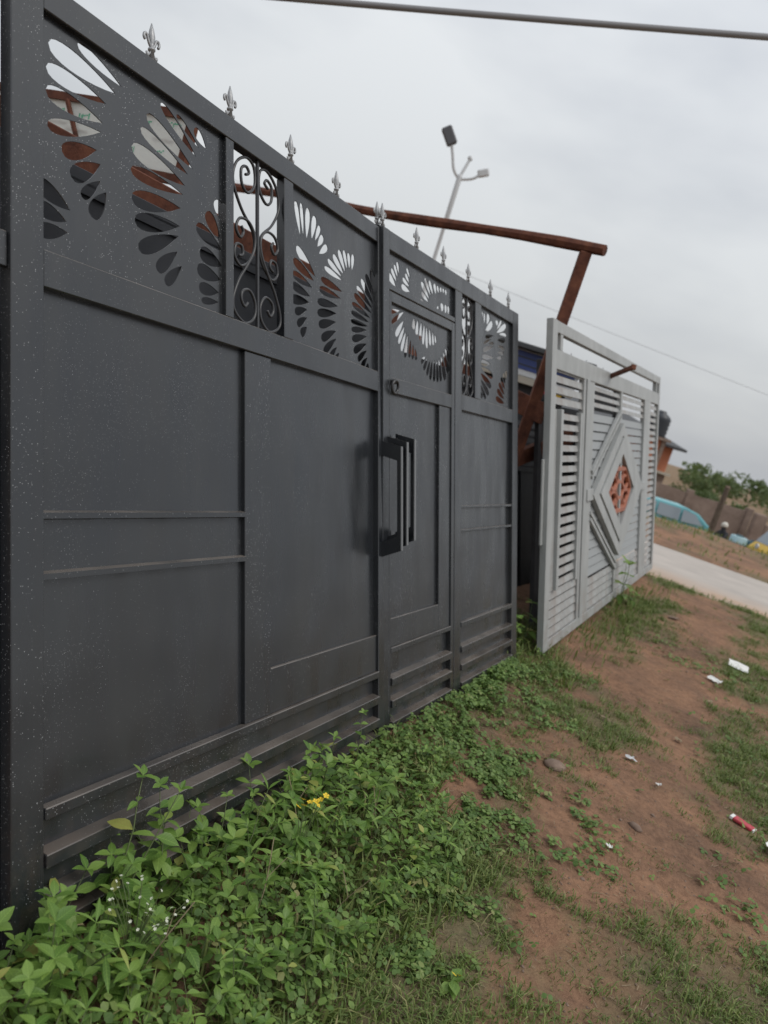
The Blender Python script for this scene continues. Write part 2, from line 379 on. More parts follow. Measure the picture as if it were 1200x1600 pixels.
PB= [(1.261, 2.28, 1.298, 2.15, 0.032), (1.301, 2.285, 1.319, 2.157, 0.026), (1.353, 2.282, 1.342, 2.154, 0.037), (1.405, 2.268, 1.379, 2.166, 0.037), (1.444, 2.241, 1.405, 2.17, 0.027), (1.469, 2.208, 1.423, 2.152, 0.031), (1.504, 2.177, 1.436, 2.127, 0.03), (1.266, 2.103, 1.409, 2.024, 0.044), (1.244, 2.047, 1.395, 2.005, 0.04), (1.238, 1.994, 1.382, 1.975, 0.038), (1.232, 1.95, 1.367, 1.936, 0.037), (1.223, 1.893, 1.36, 1.911, 0.039), (1.255, 1.849, 1.345, 1.879, 0.033), (1.272, 1.803, 1.343, 1.847, 0.033), (1.3, 1.769, 1.341, 1.809, 0.036), (1.478, 2.084, 1.628, 2.07, 0.026), (1.504, 2.123, 1.627, 2.085, 0.028), (1.548, 2.156, 1.641, 2.1, 0.035), (1.594, 2.191, 1.656, 2.112, 0.035), (1.64, 2.204, 1.672, 2.127, 0.03), (1.683, 2.205, 1.692, 2.135, 0.029), (1.725, 2.211, 1.713, 2.134, 0.03), (1.449, 2.03, 1.626, 2.021, 0.032), (1.436, 1.985, 1.612, 1.989, 0.037), (1.421, 1.931, 1.589, 1.95, 0.034), (1.421, 1.884, 1.576, 1.917, 0.036), (1.431, 1.838, 1.572, 1.88, 0.038), (1.452, 1.785, 1.572, 1.842, 0.039), (1.471, 1.734, 1.574, 1.811, 0.036), (1.521, 1.719, 1.579, 1.776, 0.03), (1.563, 1.715, 1.598, 1.755, 0.026), (1.892, 2.192, 1.942, 2.086, 0.048), (1.841, 2.157, 1.932, 2.056, 0.039), (1.797, 2.122, 1.921, 2.034, 0.037), (1.756, 2.079, 1.91, 2.014, 0.033), (1.731, 2.038, 1.9, 1.992, 0.034), (1.712, 1.994, 1.885, 1.968, 0.031), (1.704, 1.954, 1.874, 1.946, 0.027), (1.701, 1.915, 1.862, 1.925, 0.024), (1.707, 1.878, 1.85, 1.905, 0.027), (1.711, 1.837, 1.85, 1.876, 0.035), (1.726, 1.786, 1.849, 1.843, 0.037), (1.766, 1.754, 1.852, 1.813, 0.033), (1.801, 1.727, 1.856, 1.781, 0.033), (1.856, 1.724, 1.865, 1.759, 0.032)]
PC= [(0.124, 2.304, 0.145, 2.25, 0.026), (0.094, 2.283, 0.134, 2.229, 0.026), (0.064, 2.256, 0.123, 2.207, 0.029), (0.032, 2.223, 0.113, 2.182, 0.039), (0.011, 2.173, 0.066, 2.173, 0.014), (0.227, 2.301, 0.267, 2.259, 0.023), (0.213, 2.27, 0.26, 2.235, 0.026), (0.183, 2.239, 0.26, 2.217, 0.026), (0.169, 2.199, 0.264, 2.194, 0.032), (0.397, 2.22, 0.489, 2.191, 0.029), (0.385, 2.178, 0.449, 2.172, 0.023), (0.394, 2.273, 0.499, 2.206, 0.035), (0.437, 2.304, 0.517, 2.226, 0.032), (0.49, 2.304, 0.546, 2.24, 0.033), (0.555, 2.304, 0.582, 2.251, 0.036), (0.595, 2.301, 0.617, 2.266, 0.03), (0.636, 2.303, 0.651, 2.276, 0.029), (0.672, 2.306, 0.682, 2.28, 0.026), (0.708, 2.307, 0.714, 2.274, 0.027), (0.594, 2.19, 0.617, 2.171, 0.034), (0.66, 2.223, 0.66, 2.172, 0.044), (0.711, 2.225, 0.704, 2.17, 0.034), (0.746, 2.226, 0.744, 2.176, 0.03)]
PD= [(0.046, 2.047, 0.153, 2.076, 0.021), (0.06, 1.998, 0.198, 2.079, 0.026), (0.105, 1.944, 0.195, 2.035, 0.034), (0.136, 1.913, 0.206, 2.01, 0.029), (0.166, 1.881, 0.22, 1.988, 0.032), (0.205, 1.853, 0.242, 1.979, 0.033), (0.253, 1.861, 0.27, 1.955, 0.031), (0.292, 1.857, 0.297, 1.939, 0.03), (0.333, 1.86, 0.321, 1.922, 0.03), (0.3, 2.014, 0.313, 2.073, 0.039), (0.338, 1.988, 0.354, 2.073, 0.037), (0.378, 1.971, 0.397, 2.072, 0.034), (0.415, 1.956, 0.433, 2.07, 0.033), (0.462, 1.944, 0.457, 2.064, 0.035), (0.504, 1.966, 0.495, 2.058, 0.034), (0.543, 1.973, 0.533, 2.05, 0.029), (0.573, 1.991, 0.566, 2.04, 0.026), (0.391, 1.857, 0.445, 1.898, 0.029), (0.421, 1.826, 0.473, 1.893, 0.032), (0.461, 1.802, 0.502, 1.891, 0.031), (0.502, 1.783, 0.527, 1.893, 0.034), (0.552, 1.78, 0.557, 1.902, 0.034), (0.598, 1.782, 0.587, 1.909, 0.034), (0.642, 1.792, 0.615, 1.921, 0.036), (0.7, 1.807, 0.642, 1.94, 0.048), (0.747, 1.853, 0.668, 1.964, 0.046), (0.77, 1.916, 0.691, 1.985, 0.042), (0.775, 1.98, 0.718, 2.001, 0.026)]
PE= [(1.263, 2.308, 1.285, 2.266, 0.02), (1.304, 2.305, 1.301, 2.229, 0.028), (1.38, 2.311, 1.343, 2.242, 0.05), (1.449, 2.273, 1.308, 2.189, 0.045), (1.317, 2.16, 1.469, 2.195, 0.026), (1.525, 2.304, 1.529, 2.267, 0.054), (1.615, 2.318, 1.523, 2.245, 0.026), (1.705, 2.306, 1.519, 2.224, 0.04), (1.71, 2.241, 1.568, 2.225, 0.025), (1.685, 2.202, 1.535, 2.18, 0.033), (1.288, 2.115, 1.418, 2.164, 0.022), (1.467, 2.145, 1.375, 2.131, 0.022), (1.281, 2.07, 1.461, 2.127, 0.032), (1.264, 2.031, 1.469, 2.055, 0.031), (1.246, 1.991, 1.411, 2.007, 0.038), (1.669, 2.141, 1.544, 2.143, 0.029), (1.653, 2.112, 1.542, 2.101, 0.024), (1.62, 2.078, 1.516, 2.06, 0.021), (1.455, 1.93, 1.246, 1.964, 0.047), (1.425, 1.861, 1.235, 1.927, 0.049), (1.385, 1.809, 1.233, 1.889, 0.044), (1.334, 1.776, 1.222, 1.862, 0.035), (1.274, 1.777, 1.211, 1.821, 0.032), (1.216, 1.777, 1.172, 1.799, 0.025), (1.51, 1.804, 1.675, 1.786, 0.039), (1.533, 1.858, 1.67, 1.816, 0.041), (1.565, 1.904, 1.681, 1.842, 0.041), (1.605, 1.946, 1.685, 1.88, 0.044), (1.655, 1.984, 1.692, 1.912, 0.044), (1.708, 2.007, 1.711, 1.945, 0.042)]
def teardrop(p, n=9):
    P = np.array(p[:2]); Q = np.array(p[2:4]); d = Q - P; nn = np.array([-d[1], d[0]]) / np.linalg.norm(d)
    t = np.linspace(0, 1, n + 1) ** 1.5; r = t ** .42 * (1 - t) ** .95 / (.3 ** .42 * .7 ** .95)
    a = [P + d * x + nn * y * p[4] / 2 for x, y in zip(t, r)]; b = [P + d * x - nn * y * p[4] / 2 for x, y in zip(t[1:-1], r[1:-1])][::-1]
    return a + b
def clip(poly, x0, x1, z0, z1):
    for ax, lim, sg in ((0, x0, 1), (0, x1, -1), (1, z0, 1), (1, z1, -1)):
        o = []
        for i in range(len(poly)):
            a, b = poly[i - 1], poly[i]; ia, ib = sg * (a[ax] - lim) >= 0, sg * (b[ax] - lim) >= 0
            if ia != ib: t = (lim - a[ax]) / (b[ax] - a[ax]); o.append(a + (b - a) * t)
            if ib: o.append(b)
        poly = o
        if len(poly) < 3: return []
    return poly
def cut_sheet(name, x0, x1, z0, z1, petals, parent, material, y=.022, thick=.003):
    """steel sheet with petal-shaped cut-outs"""
    cu = bpy.data.curves.new('cut', 'CURVE'); cu.dimensions = '2D'; cu.fill_mode = 'BOTH'; cu.extrude = thick / 2
    polys = [[np.array(p) for p in ((x0, z0), (x1, z0), (x1, z1), (x0, z1))]]
    for p in petals:
        c = clip(teardrop(p), x0 + .004, x1 - .004, z0 + .004, z1 - .004)
        if len(c) > 3: polys.append(c)
    for poly in polys:
        s = cu.splines.new('POLY'); s.points.add(len(poly) - 1); s.use_cyclic_u = True
        s.points.foreach_set('co', [c for q in poly for c in (q[0], q[1], 0, 1)])
    tmp = bpy.data.objects.new('cut', cu); col.objects.link(tmp)
    dg = bpy.context.evaluated_depsgraph_get(); me = bpy.data.meshes.new_from_object(tmp.evaluated_get(dg))
    bpy.data.objects.remove(tmp); bpy.data.curves.remove(cu)
    me.transform(Matrix(((1, 0, 0, 0), (0, 0, -1, y), (0, 1, 0, 0), (0, 0, 0, 1)))); me.name = name
    me.materials.clear(); me.materials.append(MATS[material])
    return link(name, me, parent)
S1 = [(375,365),(352,342),(370,312),(400,345),(396,435),(360,470),(317,400),(322,285),(370,255),(430,325),(450,450),(400,590),(332,690),(318,790),(345,885),(400,945),(440,900),(432,828),(398,820),(390,868),(412,888)]
S2 = [(365,1160),(385,1190),(405,1150),(395,1098),(352,1080),(318,1150),(326,1240),(378,1292),(440,1250),(455,1170),(420,1040),(370,930),(327,820),(322,720),(360,652),(415,660),(437,730),(412,775),(392,735),(405,702)]
def scroll_panel(x0, x1, z0, z1, parent, y=.018):
    cx = (x0 + x1) / 2; hw = (x1 - x0) / 2
    f = lambda p, s: (cx + s * (p[0] - 302) / 160 * hw, y, z1 - (p[1] - 240) / 1056 * (z1 - z0))
    MB().box(cx - .005, cx + .005, y - .005, y + .005, z0 - .005, z1 + .005).build('scroll_bar', 'scroll_black', parent)
    for s in (-1, 1):
        for k, S in enumerate((S1, S2)):
            MB().tube(spline([tuple(np.array(f(p, s)) + np.array((0, -.004 * k + .002, 0))) for p in S], 5), .0052, 6).build('scroll', 'scroll_black', parent, smooth=True)
def make_finial():
    b = MB(); b.lathe([(.0075, -.012), (.0075, .03), (.011, .031), (.011, .037), (.005, .039), (.007, .052), (.0105, .070), (.0075, .090), (.0015, .112)], 8)
    for s in (-1, 1):
        b.tube(spline([(0, 0, .036), (s * .011, 0, .050), (s * .019, 0, .068), (s * .028, 0, .070), (s * .031, 0, .058), (s * .026, 0, .052)], 4), [.0045] * 21, 5)
        b.tube(spline([(0, 0, .030), (s * .010, 0, .018), (s * .018, 0, .010), (s * .021, 0, .020)], 4), .0036, 5)
    return b.mesh('finial', 'silver', True)
FIN = make_finial()
def ledge(b, x0, x1, z, y0=-.004, d=.022, h=.034):
    """bar with a sloped drip face"""
    b.add([(x0, y0 - d * .2, z), (x1, y0 - d * .2, z), (x1, y0 - d * .2, z - h), (x0, y0 - d * .2, z - h), (x0, .032, z + .010), (x1, .032, z + .010), (x1, .032, z - h), (x0, .032, z - h)],
          [(0, 1, 2, 3), (0, 4, 5, 1), (4, 7, 6, 5), (3, 2, 6, 7), (0, 3, 7, 4), (1, 5, 6, 2)]); return b
G = 'charcoal'; BV = .0025
RL = ((0.42229998, -0.85349546, -0.30530023), (0.906202, 0.3895403, 0.16448796), (-0.02146299, -0.34612694, 0.93794215))
RR = ((4.26937786e-01, -8.52239656e-01, -3.02343673e-01), (9.04280998e-01, 4.02388977e-01, 1.42684922e-01), (5.80128894e-05, -3.34321223e-01, 9.42459186e-01))
def lw(o, Rm, x, y, z): return Vector([o[i] + Rm[i][0] * x + Rm[i][1] * y + Rm[i][2] * z for i in range(3)])
OL0 = (-0.53595565, 1.68290692, 0.23443058); OL = tuple(lw(OL0, RL, -.093, 0, -.218))
OR = tuple(lw((0.38905863, 3.39569677, -0.01373852), RR, 0, .045, 0))
_k = .043 / 1.9                                   # this leaf is swung very slightly outwards at its far end
_m = Matrix([[RR[i][0] - _k * RR[i][1], RR[i][1] + _k * RR[i][0], RR[i][2]] for i in range(3)])
RR = tuple(tuple(_m.col[j].normalized()[i] for j in range(3)) for i in range(3))

# ---- large leaf of the charcoal gate
A = plane_empty('gate_leaf', OL, RL)
tag(A, 'large charcoal gate leaf with petal cut-outs and silver fleur finials, nearest the camera', 'gate')
def bx(x0, x1, z0, z1, name, par, y0=0., y1=.04, m_=G, bev=BV): return MB().box(x0, x1, y0, y1, z0, z1).build(name, m_, par, bev)
bx(0, .093, 0, 2.402, 'stile', A); bx(1.93, 1.992, 0, 2.402, 'stile', A)
bx(1.924, 1.994, 2.402, 2.412, 'end_cap', A, -.002, .043)
bx(.093, 1.93, 2.325, 2.4015, 'top_rail', A, .0015, .04); bx(.093, 1.93, 1.637, 1.73, 'middle_rail', A, .0015, .04)
bx(.815, .856, 1.73, 2.325, 'mullion', A, .003, .04); bx(1.16, 1.22, 1.73, 2.325, 'mullion', A, .003, .04)
bx(.093, 1.93, .317, .347, 'lower_rail', A, -.006, .04); bx(.093, 1.93, .0, .03, 'bottom_rail', A, .003, .04)
cut_sheet('petal_cut_sheet', .088, .82, 1.725, 2.33, PA, A, G)
cut_sheet('petal_cut_sheet', 1.215, 1.935, 1.725, 2.33, PB, A, G)
scroll_panel(.86, 1.157, 1.732, 2.322, A)
bx(.088, .93, .345, 1.64, 'sheet_panel', A, .027, .031); bx(1.078, 1.932, .51, 1.64, 'sheet_panel', A, .027, .031)
bx(.927, 1.081, .347, 1.637, 'flat_band', A, .010, .035); bx(1.081, 1.93, .347, .512, 'flat_band', A, .0105, .035)
for z in (.92, 1.072):
    x0, x1 = .093, .927
    MB().add([(x0, .028, z - .012), (x1, .028, z - .012), (x1, .004, z - .009), (x0, .004, z - .009), (x1, .004, z + .006), (x0, .004, z + .006), (x1, .028, z + .012), (x0, .028, z + .012)],
             [(0, 1, 2, 3), (3, 2, 4, 5), (5, 4, 6, 7), (0, 7, 6, 1), (0, 3, 5, 7), (1, 6, 4, 2)]).build('cross_bar', G, A)
bx(.0935, 1.9295, .03, .317, 'louvre_back', A, .030, .036)
for z in (.232, .128, .055): ledge(MB(), .094, 1.929, z).build('louvre_bar', G, A, .002)
for x in (.486, .856, 1.226, 1.575, 1.955): link('finial', FIN, A, (x, .02, 2.405 if x < 1.9 else 2.414))
# the bracket welded to the hinge side
bx(-.075, -.001, 1.66, 1.745, 'hinge_bracket', A, .012, .03)
W_ = None
def fin_handle(x, z0, z1, par):
    b = MB(); t = .0035
    poly = [(0, z0), (-.100, z0 + .030), (-.100, z1 - .030), (0, z1), (0, z1 - .068), (-.080, z1 - .095), (-.080, z0 + .095), (0, z0 + .068)]
    # profile lies in the (depth, height) plane
    vs_ = [(x - t, p, z) for p, z in poly] + [(x + t, p, z) for p, z in poly]; k = len(poly)
    quads = [(0, 1, 6, 7), (1, 2, 5, 6), (2, 3, 4, 5)]
    fs = quads + [tuple(i + k for i in q[::-1]) for q in quads] + [(i, i + k, (i + 1) % k + k, (i + 1) % k) for i in range(k)]
    b.add(vs_, fs)
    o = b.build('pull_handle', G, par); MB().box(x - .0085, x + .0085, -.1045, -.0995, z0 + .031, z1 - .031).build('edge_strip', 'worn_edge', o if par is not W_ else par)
    return o
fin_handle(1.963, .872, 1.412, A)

# ---- second leaf with the wicket door
B_ = plane_empty('gate_leaf', OR, RR)
tag(B_, 'narrower charcoal gate leaf with wicket door, ring and petal cut-outs, between seam and grey gate', 'gate')
bx(-.052, .008, 0, 2.42, 'stile', B_); bx(1.79, 1.895, 0, 2.42, 'stile', B_); bx(.80, .897, 0, 2.33, 'mullion', B_, .001, .04)
bx(.008, 1.79, 2.33, 2.4195, 'top_rail', B_, .0015, .04); bx(1.105, 1.20, 1.755, 2.33, 'mullion', B_, .002, .04)
bx(.897, 1.79, 1.665, 1.755, 'middle_rail', B_, .0015, .04)
bx(.897, 1.79, .415, .443, 'lower_rail', B_, -.004, .04); bx(.897, 1.79, 0, .03, 'bottom_rail', B_, .003, .04)
scroll_panel(.90, 1.103, 1.757, 2.327, B_)
cut_sheet('petal_cut_sheet', 1.195, 1.795, 1.75, 2.335, PE, B_, G)
bx(.892, 1.795, .44, 1.67, 'sheet_panel', B_, .026, .030)
for z in (1.11, .972): bx(.897, 1.79, z - .008, z + .008, 'cross_bar', B_, .004, .0265)
bx(.8975, 1.7895, .03, .415, 'louvre_back', B_, .030, .036)
for z in (.303, .198, .095): ledge(MB(), .8975, 1.7895, z).build('louvre_bar', G, B_, .002)
bx(.008, .80, 2.145, 2.172, 'transom', B_, .004, .04)
cut_sheet('petal_cut_sheet', .004, .804, 2.168, 2.334, PC, B_, G)
for x in (-.03, .336, .672, 1.031, 1.40, 1.742): link('finial', FIN, B_, (x, .02, 2.424))
# wicket door: its frame is one mesh, its panels and fittings are sub-parts
wf = MB()
wf.box(.014, .034, .002, .038, .006, 2.139); wf.box(.755, .794, .002, .038, .006, 2.139); wf.box(.034, .755, .003, .038, 2.09, 2.139)
wf.box(.034, .755, .003, .038, 1.662, 1.735); wf.box(.034, .755, -.001, .038, .42, .445); wf.box(.034, .755, .004, .038, .006, .03)
W = wf.build('wicket_door', G, B_, BV)
cut_sheet('petal_cut_sheet', .03, .759, 1.731, 2.094, PD, W, G, .020)
bx(.03, .61, .58, 1.666, 'sheet_panel', W, .026, .030)
bx(.605, .755, .445, 1.662, 'flat_band', W, .010, .03); bx(.034, .605, .445, .583, 'flat_band', W, .0105, .03)
bx(.0345, .7545, .03, .42, 'louvre_back', W, .030, .036)
for z in (.298, .192, .088): ledge(MB(), .0345, .7545, z).build('louvre_bar', G, W, .002)
rb = MB(); rb.lathe([(.02, 0), (.02, .006), (.012, .014), (.004, .016)], 12)
rme = rb.mesh('boss', G, True)
rg = MB().tube([(.030 * math.cos(t), -.018 - .004 * math.sin(t), .030 * math.sin(t) - .012) for t in np.linspace(0, 2 * math.pi, 20, endpoint=False)], .0075, 8, True)
rg.tube([(0, 0, .012), (0, -.022, .012)], .012, 8)
ro = rg.build('ring_handle', 'scroll_black', W, smooth=True, loc=(.036, .002, 1.70))
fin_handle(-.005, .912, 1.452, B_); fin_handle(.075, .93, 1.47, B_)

# ------------------------------------------------------------------ the grey slatted gate
RG = ((0.43163751, -0.85424014, -0.28976343), (0.90049528, 0.42689275, 0.08289045), (0.05288956, -0.29670923, 0.95350214))
OG = (1.42369294, 5.42398943, 0.02956936)
C = plane_empty('slatted_gate', OG, RG)
tag(C, 'light grey slatted gate with diamond frame and orange rosette, leaning beyond the charcoal gate', 'gate')
g_ = 'grey_paint'
def gb(x0, x1, z0, z1, name, y0=0., y1=.05, m_=g_, bev=.003, par=C): return MB().box(x0, x1, y0, y1, z0, z1).build(name, m_, par, bev)
gb(0, .12, 0, 2.42, 'stile'); gb(4.70, 4.78, 0, 2.42, 'stile')
gb(.12, 4.70, 2.335, 2.419, 'top_rail', .002); gb(.12, 4.70, 2.075, 2.215, 'second_rail', .002); gb(.12, 4.70, 0, .075, 'bottom_rail', .002)
gb(.22, .28, 2.215, 2.335, 'short_post', .004); gb(4.52, 4.57, 2.215, 2.335, 'short_post', .004)
gb(.96, 1.02, .075, 2.08, 'mullion', .004, .05); gb(1.03, 1.12, .075, 2.08, 'mullion', -.006, .05); gb(1.13, 1.34, .075, 2.08, 'mullion', .008, .05)
gb(3.78, 4.17, .075, 2.08, 'mullion', .003, .05); gb(2.455, 2.52, 1.80, 2.08, 'mullion', .004, .05); gb(2.42, 2.48, .075, .40, 'mullion', .004, .05)
# left column: open slats above and below a raised frame of closer slats
gb(.25, .31, .43, 1.79, 'raised_stile', -.012, .03); gb(.83, .88, .43, 1.79, 'raised_stile', -.012, .03)
slat_cache = {}
def mk_slat(x0, x1, z, h, y=.016, t=.010, name='slat', m_=g_):
    k = (round(x1 - x0, 3), round(h, 3), t, m_)
    if k not in slat_cache:
        w = x1 - x0; b = MB()
        b.add([(0, 0, 0), (w, 0, 0), (w, .010, h), (0, .010, h), (0, t, 0), (w, t, 0), (w, t + .010, h), (0, t + .010, h)],
              [(0, 1, 2, 3), (7, 6, 5, 4), (0, 4, 5, 1), (3, 2, 6, 7), (0, 3, 7, 4), (1, 5, 6, 2)])
        slat_cache[k] = b.mesh(name, m_)
    return link(name, slat_cache[k], C, (x0, y, z))
for z in (1.995, 1.915, 1.835): mk_slat(.12, .96, z - .010, .054)
mk_slat(.12, .96, 2.062, .02)
for i in range(17): mk_slat(.31, .83, .445 + i * .0795, .048, .004)
mk_slat(.12, .25, .43, 1.36, .014); mk_slat(.88, .96, .43, 1.36, .014)
for i in range(5): mk_slat(.12, .96, .082 + i * .071, .055)
for x0, x1 in ((1.34, 2.455), (2.52, 3.78)):
    for z in (2.01, 1.94, 1.87): mk_slat(x0, x1, z, .040)
for x0, x1 in ((1.34, 2.42), (2.48, 3.78)):
    for z in (.085, .155, .225, .295): mk_slat(x0, x1, z, .056)
for i in range(26): mk_slat(4.17, 4.70, .09 + i * .0765, .046)
# lined sheet behind the diamond, slat over slat
def dia(cx, cz, w, h): return [(cx - w, cz), (cx, cz - h), (cx + w, cz), (cx, cz + h)]
cx, cz = 2.50, 1.105
for i in range(18):
    z = .375 + i * .0805; h = .070
    # leave the inside of the open diamond free
    zm = z + h / 2; half = .74 * max(0, 1 - abs(zm - cz) / .44)
    if half > .02:
        mk_slat(1.34, round(cx - half, 3), z, h, .024, .004, 'lining_slat', 'grey_sheet'); mk_slat(round(cx + half, 3), 3.78, z, h, .024, .004, 'lining_slat', 'grey_sheet')
    else: mk_slat(1.34, 3.78, z, h, .024, .004, 'lining_slat', 'grey_sheet')
gb(1.12, 1.34, 1.06, 1.16, 'diamond_arm', -.016, .03); gb(3.70, 3.95, 1.05, 1.14, 'diamond_arm', -.016, .03)
def dring(w0, h0, w1, h1, y0, y1, name):
    a, b = dia(cx, cz, w0, h0), dia(cx, cz, w1, h1); mb = MB()
    for i in range(4):
        j = (i + 1) % 4; q = [a[i], a[j], b[j], b[i]]
        mb.prism(q, y0, y1)
    return mb.build(name, g_, C)
dring(1.19, .665, .97, .545, -.022, .022, 'diamond_frame')
dring(.965, .542, .93, .522, -.008, .022, 'diamond_groove')
dring(.925, .52, .62, .36, -.030, .022, 'diamond_frame')
for s, dd in ((1, .055), (-1, .05)):
    for k in (1, 2):
        o = dd * k; b = MB()
        b.bar((cx - 1.19 - .0, .004, cz - s * .10 - s * o), (cx - .02 - o * .4, .004, cz - s * .665 - s * o * 1.1), .03, .026, (0, 1, 0)); b.build('molding', g_, C)
gb(2.475, 2.525, .74, 1.47, 'centre_bar', -.012, .006)
em = MB()
def hexr(cx_, cz_, w, h, r): em.tube([(cx_ + w * math.cos(t), .012, cz_ + h * math.sin(t)) for t in np.linspace(0, 2 * math.pi, 6, endpoint=False)], r, 6, True)
hexr(cx, cz, .52, .24, .034); hexr(cx, cz, .20, .09, .028)
for k in range(6):
    t = k * math.pi / 3 + math.pi / 6; hexr(cx + .34 * math.cos(t), cz + .150 * math.sin(t), .15, .07, .024)
em.build('rosette', 'copper_paint', C)

# ------------------------------------------------------------------ what stands behind the gates
def stored_gate(label, o, Rm, off, x0, x1, z0, z1, sheet_to, m_, slats=True, bars=3, top=True):
    e = plane_empty('stored_gate', tuple(lw(o, Rm, x0, off, z0)), Rm); w = x1 - x0; h = z1 - z0
    f = lambda *a: MB().box(*a)
    f(0, .05, 0, .035, 0, h).build('stile', m_, e, .002); f(w - .05, w, 0, .035, 0, h).build('stile', m_, e, .002)
    if top: f(.05, w - .05, .001, .034, h - .05, h - .001).build('top_rail', m_, e, .002)
    f(.05, w - .05, .001, .034, 0, .06).build('bottom_rail', m_, e, .002)
    f(.048, w - .048, .012, .016, .055, sheet_to).build('sheet_panel', m_, e)
    f(.05, w - .05, .001, .034, sheet_to, sheet_to + .04).build('middle_rail', m_, e)
    for i in range(1, bars + 1): x = .05 + (w - .1) * i / (bars + 1); f(x - .015, x + .015, .002, .033, .06, sheet_to).build('upright', m_, e)
    if slats:
        n = max(2, int((h - .09 - sheet_to) / .075))
        me = f(.05, w - .05, .008, .016, 0, .045).mesh('slat', m_)
        for i in range(n): link('slat', me, e, (0, 0, sheet_to + .06 + i * .075))
    tag(e, label, 'gate'); return e
stored_gate('dark gate edge showing as a strip left of the nearest charcoal leaf', OL, RL, .075, -.062, 2.05, -.02, 2.37, 1.50, 'dark_steel', False, 3, False)
stored_gate('dark slatted gate stored behind the large leaf, seen through its petal cut-outs', OL, RL, .34, .20, 2.55, -.10, 2.17, 2.19, 'slate_steel', False, 2)
stored_gate('dark slatted gate stored behind the wicket leaf, seen through its lower cut-outs', OR, RR, .30, .35, 2.25, -.08, 2.00, 1.99, 'dark_steel', False, 2)
stored_gate('near-black gate in the gap between the charcoal gate and the grey gate', OR, RR, .62, 2.45, 5.3, -.25, 2.02, 1.66, 'dark_steel', True, 3)
gb(-.045, -.001, .80, 1.42, 'hinge_plate', .03, .045)
sg = stored_gate('dark finial-topped gate behind the slatted gate, its spikes above the top rail', OG, RG, .22, .45, 3.3, -.05, 2.19, 1.80, 'dark_steel', True, 3)
for x in (.4, .95, 1.5, 2.2, 2.9):
    o = link('finial', FIN, sg, (x, .018, 2.225), None, 1.5)
    o.data = FIN
# rusty rack
rk = empty('gate_rack', (.845, 6.05, gz(.845, 6.05)))
tag(rk, 'rusty steel rack with tall post and long cross beam above the gates', 'rack')
r0 = Vector(rk.location)
def rp(name, p, q, w, h, up_=(0, 0, 1)):
    return MB().bar(Vector(p) - r0, Vector(q) - r0, w, h, up_).build(name, 'rust', rk, .004)
P0 = Vector((.845, 6.05, gz(.845, 6.05) - .05)); bd = Vector((-math.sin(R(57)), math.cos(R(57)), 0)); E0 = Vector((.965, 5.98, 2.945))
rp('post', P0, (.845, 6.05, 2.905), .085, .085, (0, 1, 0))
wob = MB(); pts = [E0 + bd * t + Vector((0, 0, .010 * math.sin(t * 2.3) - .004 * t)) - r0 for t in np.arange(0, 4.9, .35)]
wob.tube(pts, [.042 + .004 * math.sin(i * 1.7) for i in range(len(pts))], 8); wob.build('cross_beam', 'rust', rk)
P1 = P0 + bd * 4.4; rp('post', P1, (P1.x, P1.y, 2.88), .085, .085, (0, 1, 0))
q = Vector((.845, 6.05, 1.76)); rp('bracket', q + Vector((.10, -.05, -.08)), q + bd * .9 + Vector((0, 0, .06)), .07, .16)
rp('bracket', q + Vector((-.05, -.02, -.52)), q + Vector((.42, .30, -.18)), .06, .12)
# long beam running along behind the gates, on which they lean
b0 = lw(OL, RL, -.25, .52, 2.285); b1 = lw(OL, RL, 3.15, .52, 2.285)
rp('lean_beam', b0, b1, .07, .135)
rp('brace', lw(OR, RR, .95, .45, 1.2), lw(OR, RR, 1.55, .62, 2.25), .06, .09); rp('brace', lw(OL, RL, 1.2, .46, 1.55), lw(OL, RL, 1.55, .5, 2.2), .05, .08)
b2 = empty('rusty_pipe', (1.70, 7.02, 2.30)); tag(b2, 'rusty pipe end poking over the top rail of the grey slatted gate', 'pipe')
MB().bar((.0, -.05, .015), (-.16, .75, -.20), .036, .036).build('tube', 'rust', b2, .004); MB().bar((.002, -.058, .018), (-.003, -.036, .011), .042, .042).build('collar', 'rust', b2)
# white board in a rusty frame, printed with green and red marks
ba = R(62); wd = Vector((-math.sin(ba), math.cos(ba), 0)); T0 = Vector((-1.56, 4.2, 2.56))
wb = empty('framed_board', (T0.x, T0.y, T0.z - .32)); wb.rotation_euler = (0, 0, math.atan2(wd.y, wd.x))
tag(wb, 'white board with green print in a rusty frame behind the left cut-outs', 'board')
MB().box(0, 2.7, -.003, .003, .02, .30).build('board', 'white_film', wb)
for a in ((-.03, 2.73, -.02, .02, .30, .345), (-.03, 2.73, -.02, .02, -.03, .02), (-.03, .02, -.0205, .0205, .02, .30), (2.68, 2.73, -.0205, .0205, .02, .30)): MB().box(*a).build('frame_bar', 'rust', wb)
MB().bar((.75, .03, -.02), (1.0, .03, .30), .02, .02).build('strut', 'rust', wb)
mat('green_ink', (.05, .42, .24), .7); mat('red_ink', (.62, .30, .27), .7)
rs = random.Random(3); gi = MB()
for cx_, cz_, n_ in ((.12, .25, 7), (.34, .24, 6), (.18, .10, 4), (.42, .09, 5), (.62, .20, 6), (.86, .22, 7), (1.1, .23, 8), (1.02, .09, 5), (1.25, .10, 4), (1.5, .23, 8), (1.75, .22, 7), (1.6, .09, 5), (1.95, .10, 4), (2.2, .2, 6)):
    for k in range(n_):
        x = cx_ + (k - n_ / 2) * .014; h = rs.uniform(.018, .034); w = rs.choice((.004, .009))
        for sgn in (-1, 1): gi.box(x, x + w, sgn * .0035, sgn * .0045, cz_, cz_ + h) if rs.random() < .6 else gi.box(x, x + .011, sgn * .0035, sgn * .0045, cz_ + h * .7, cz_ + h * .7 + .006)
gi.build('green_print', 'green_ink', wb)['kind'] = 'stuff'
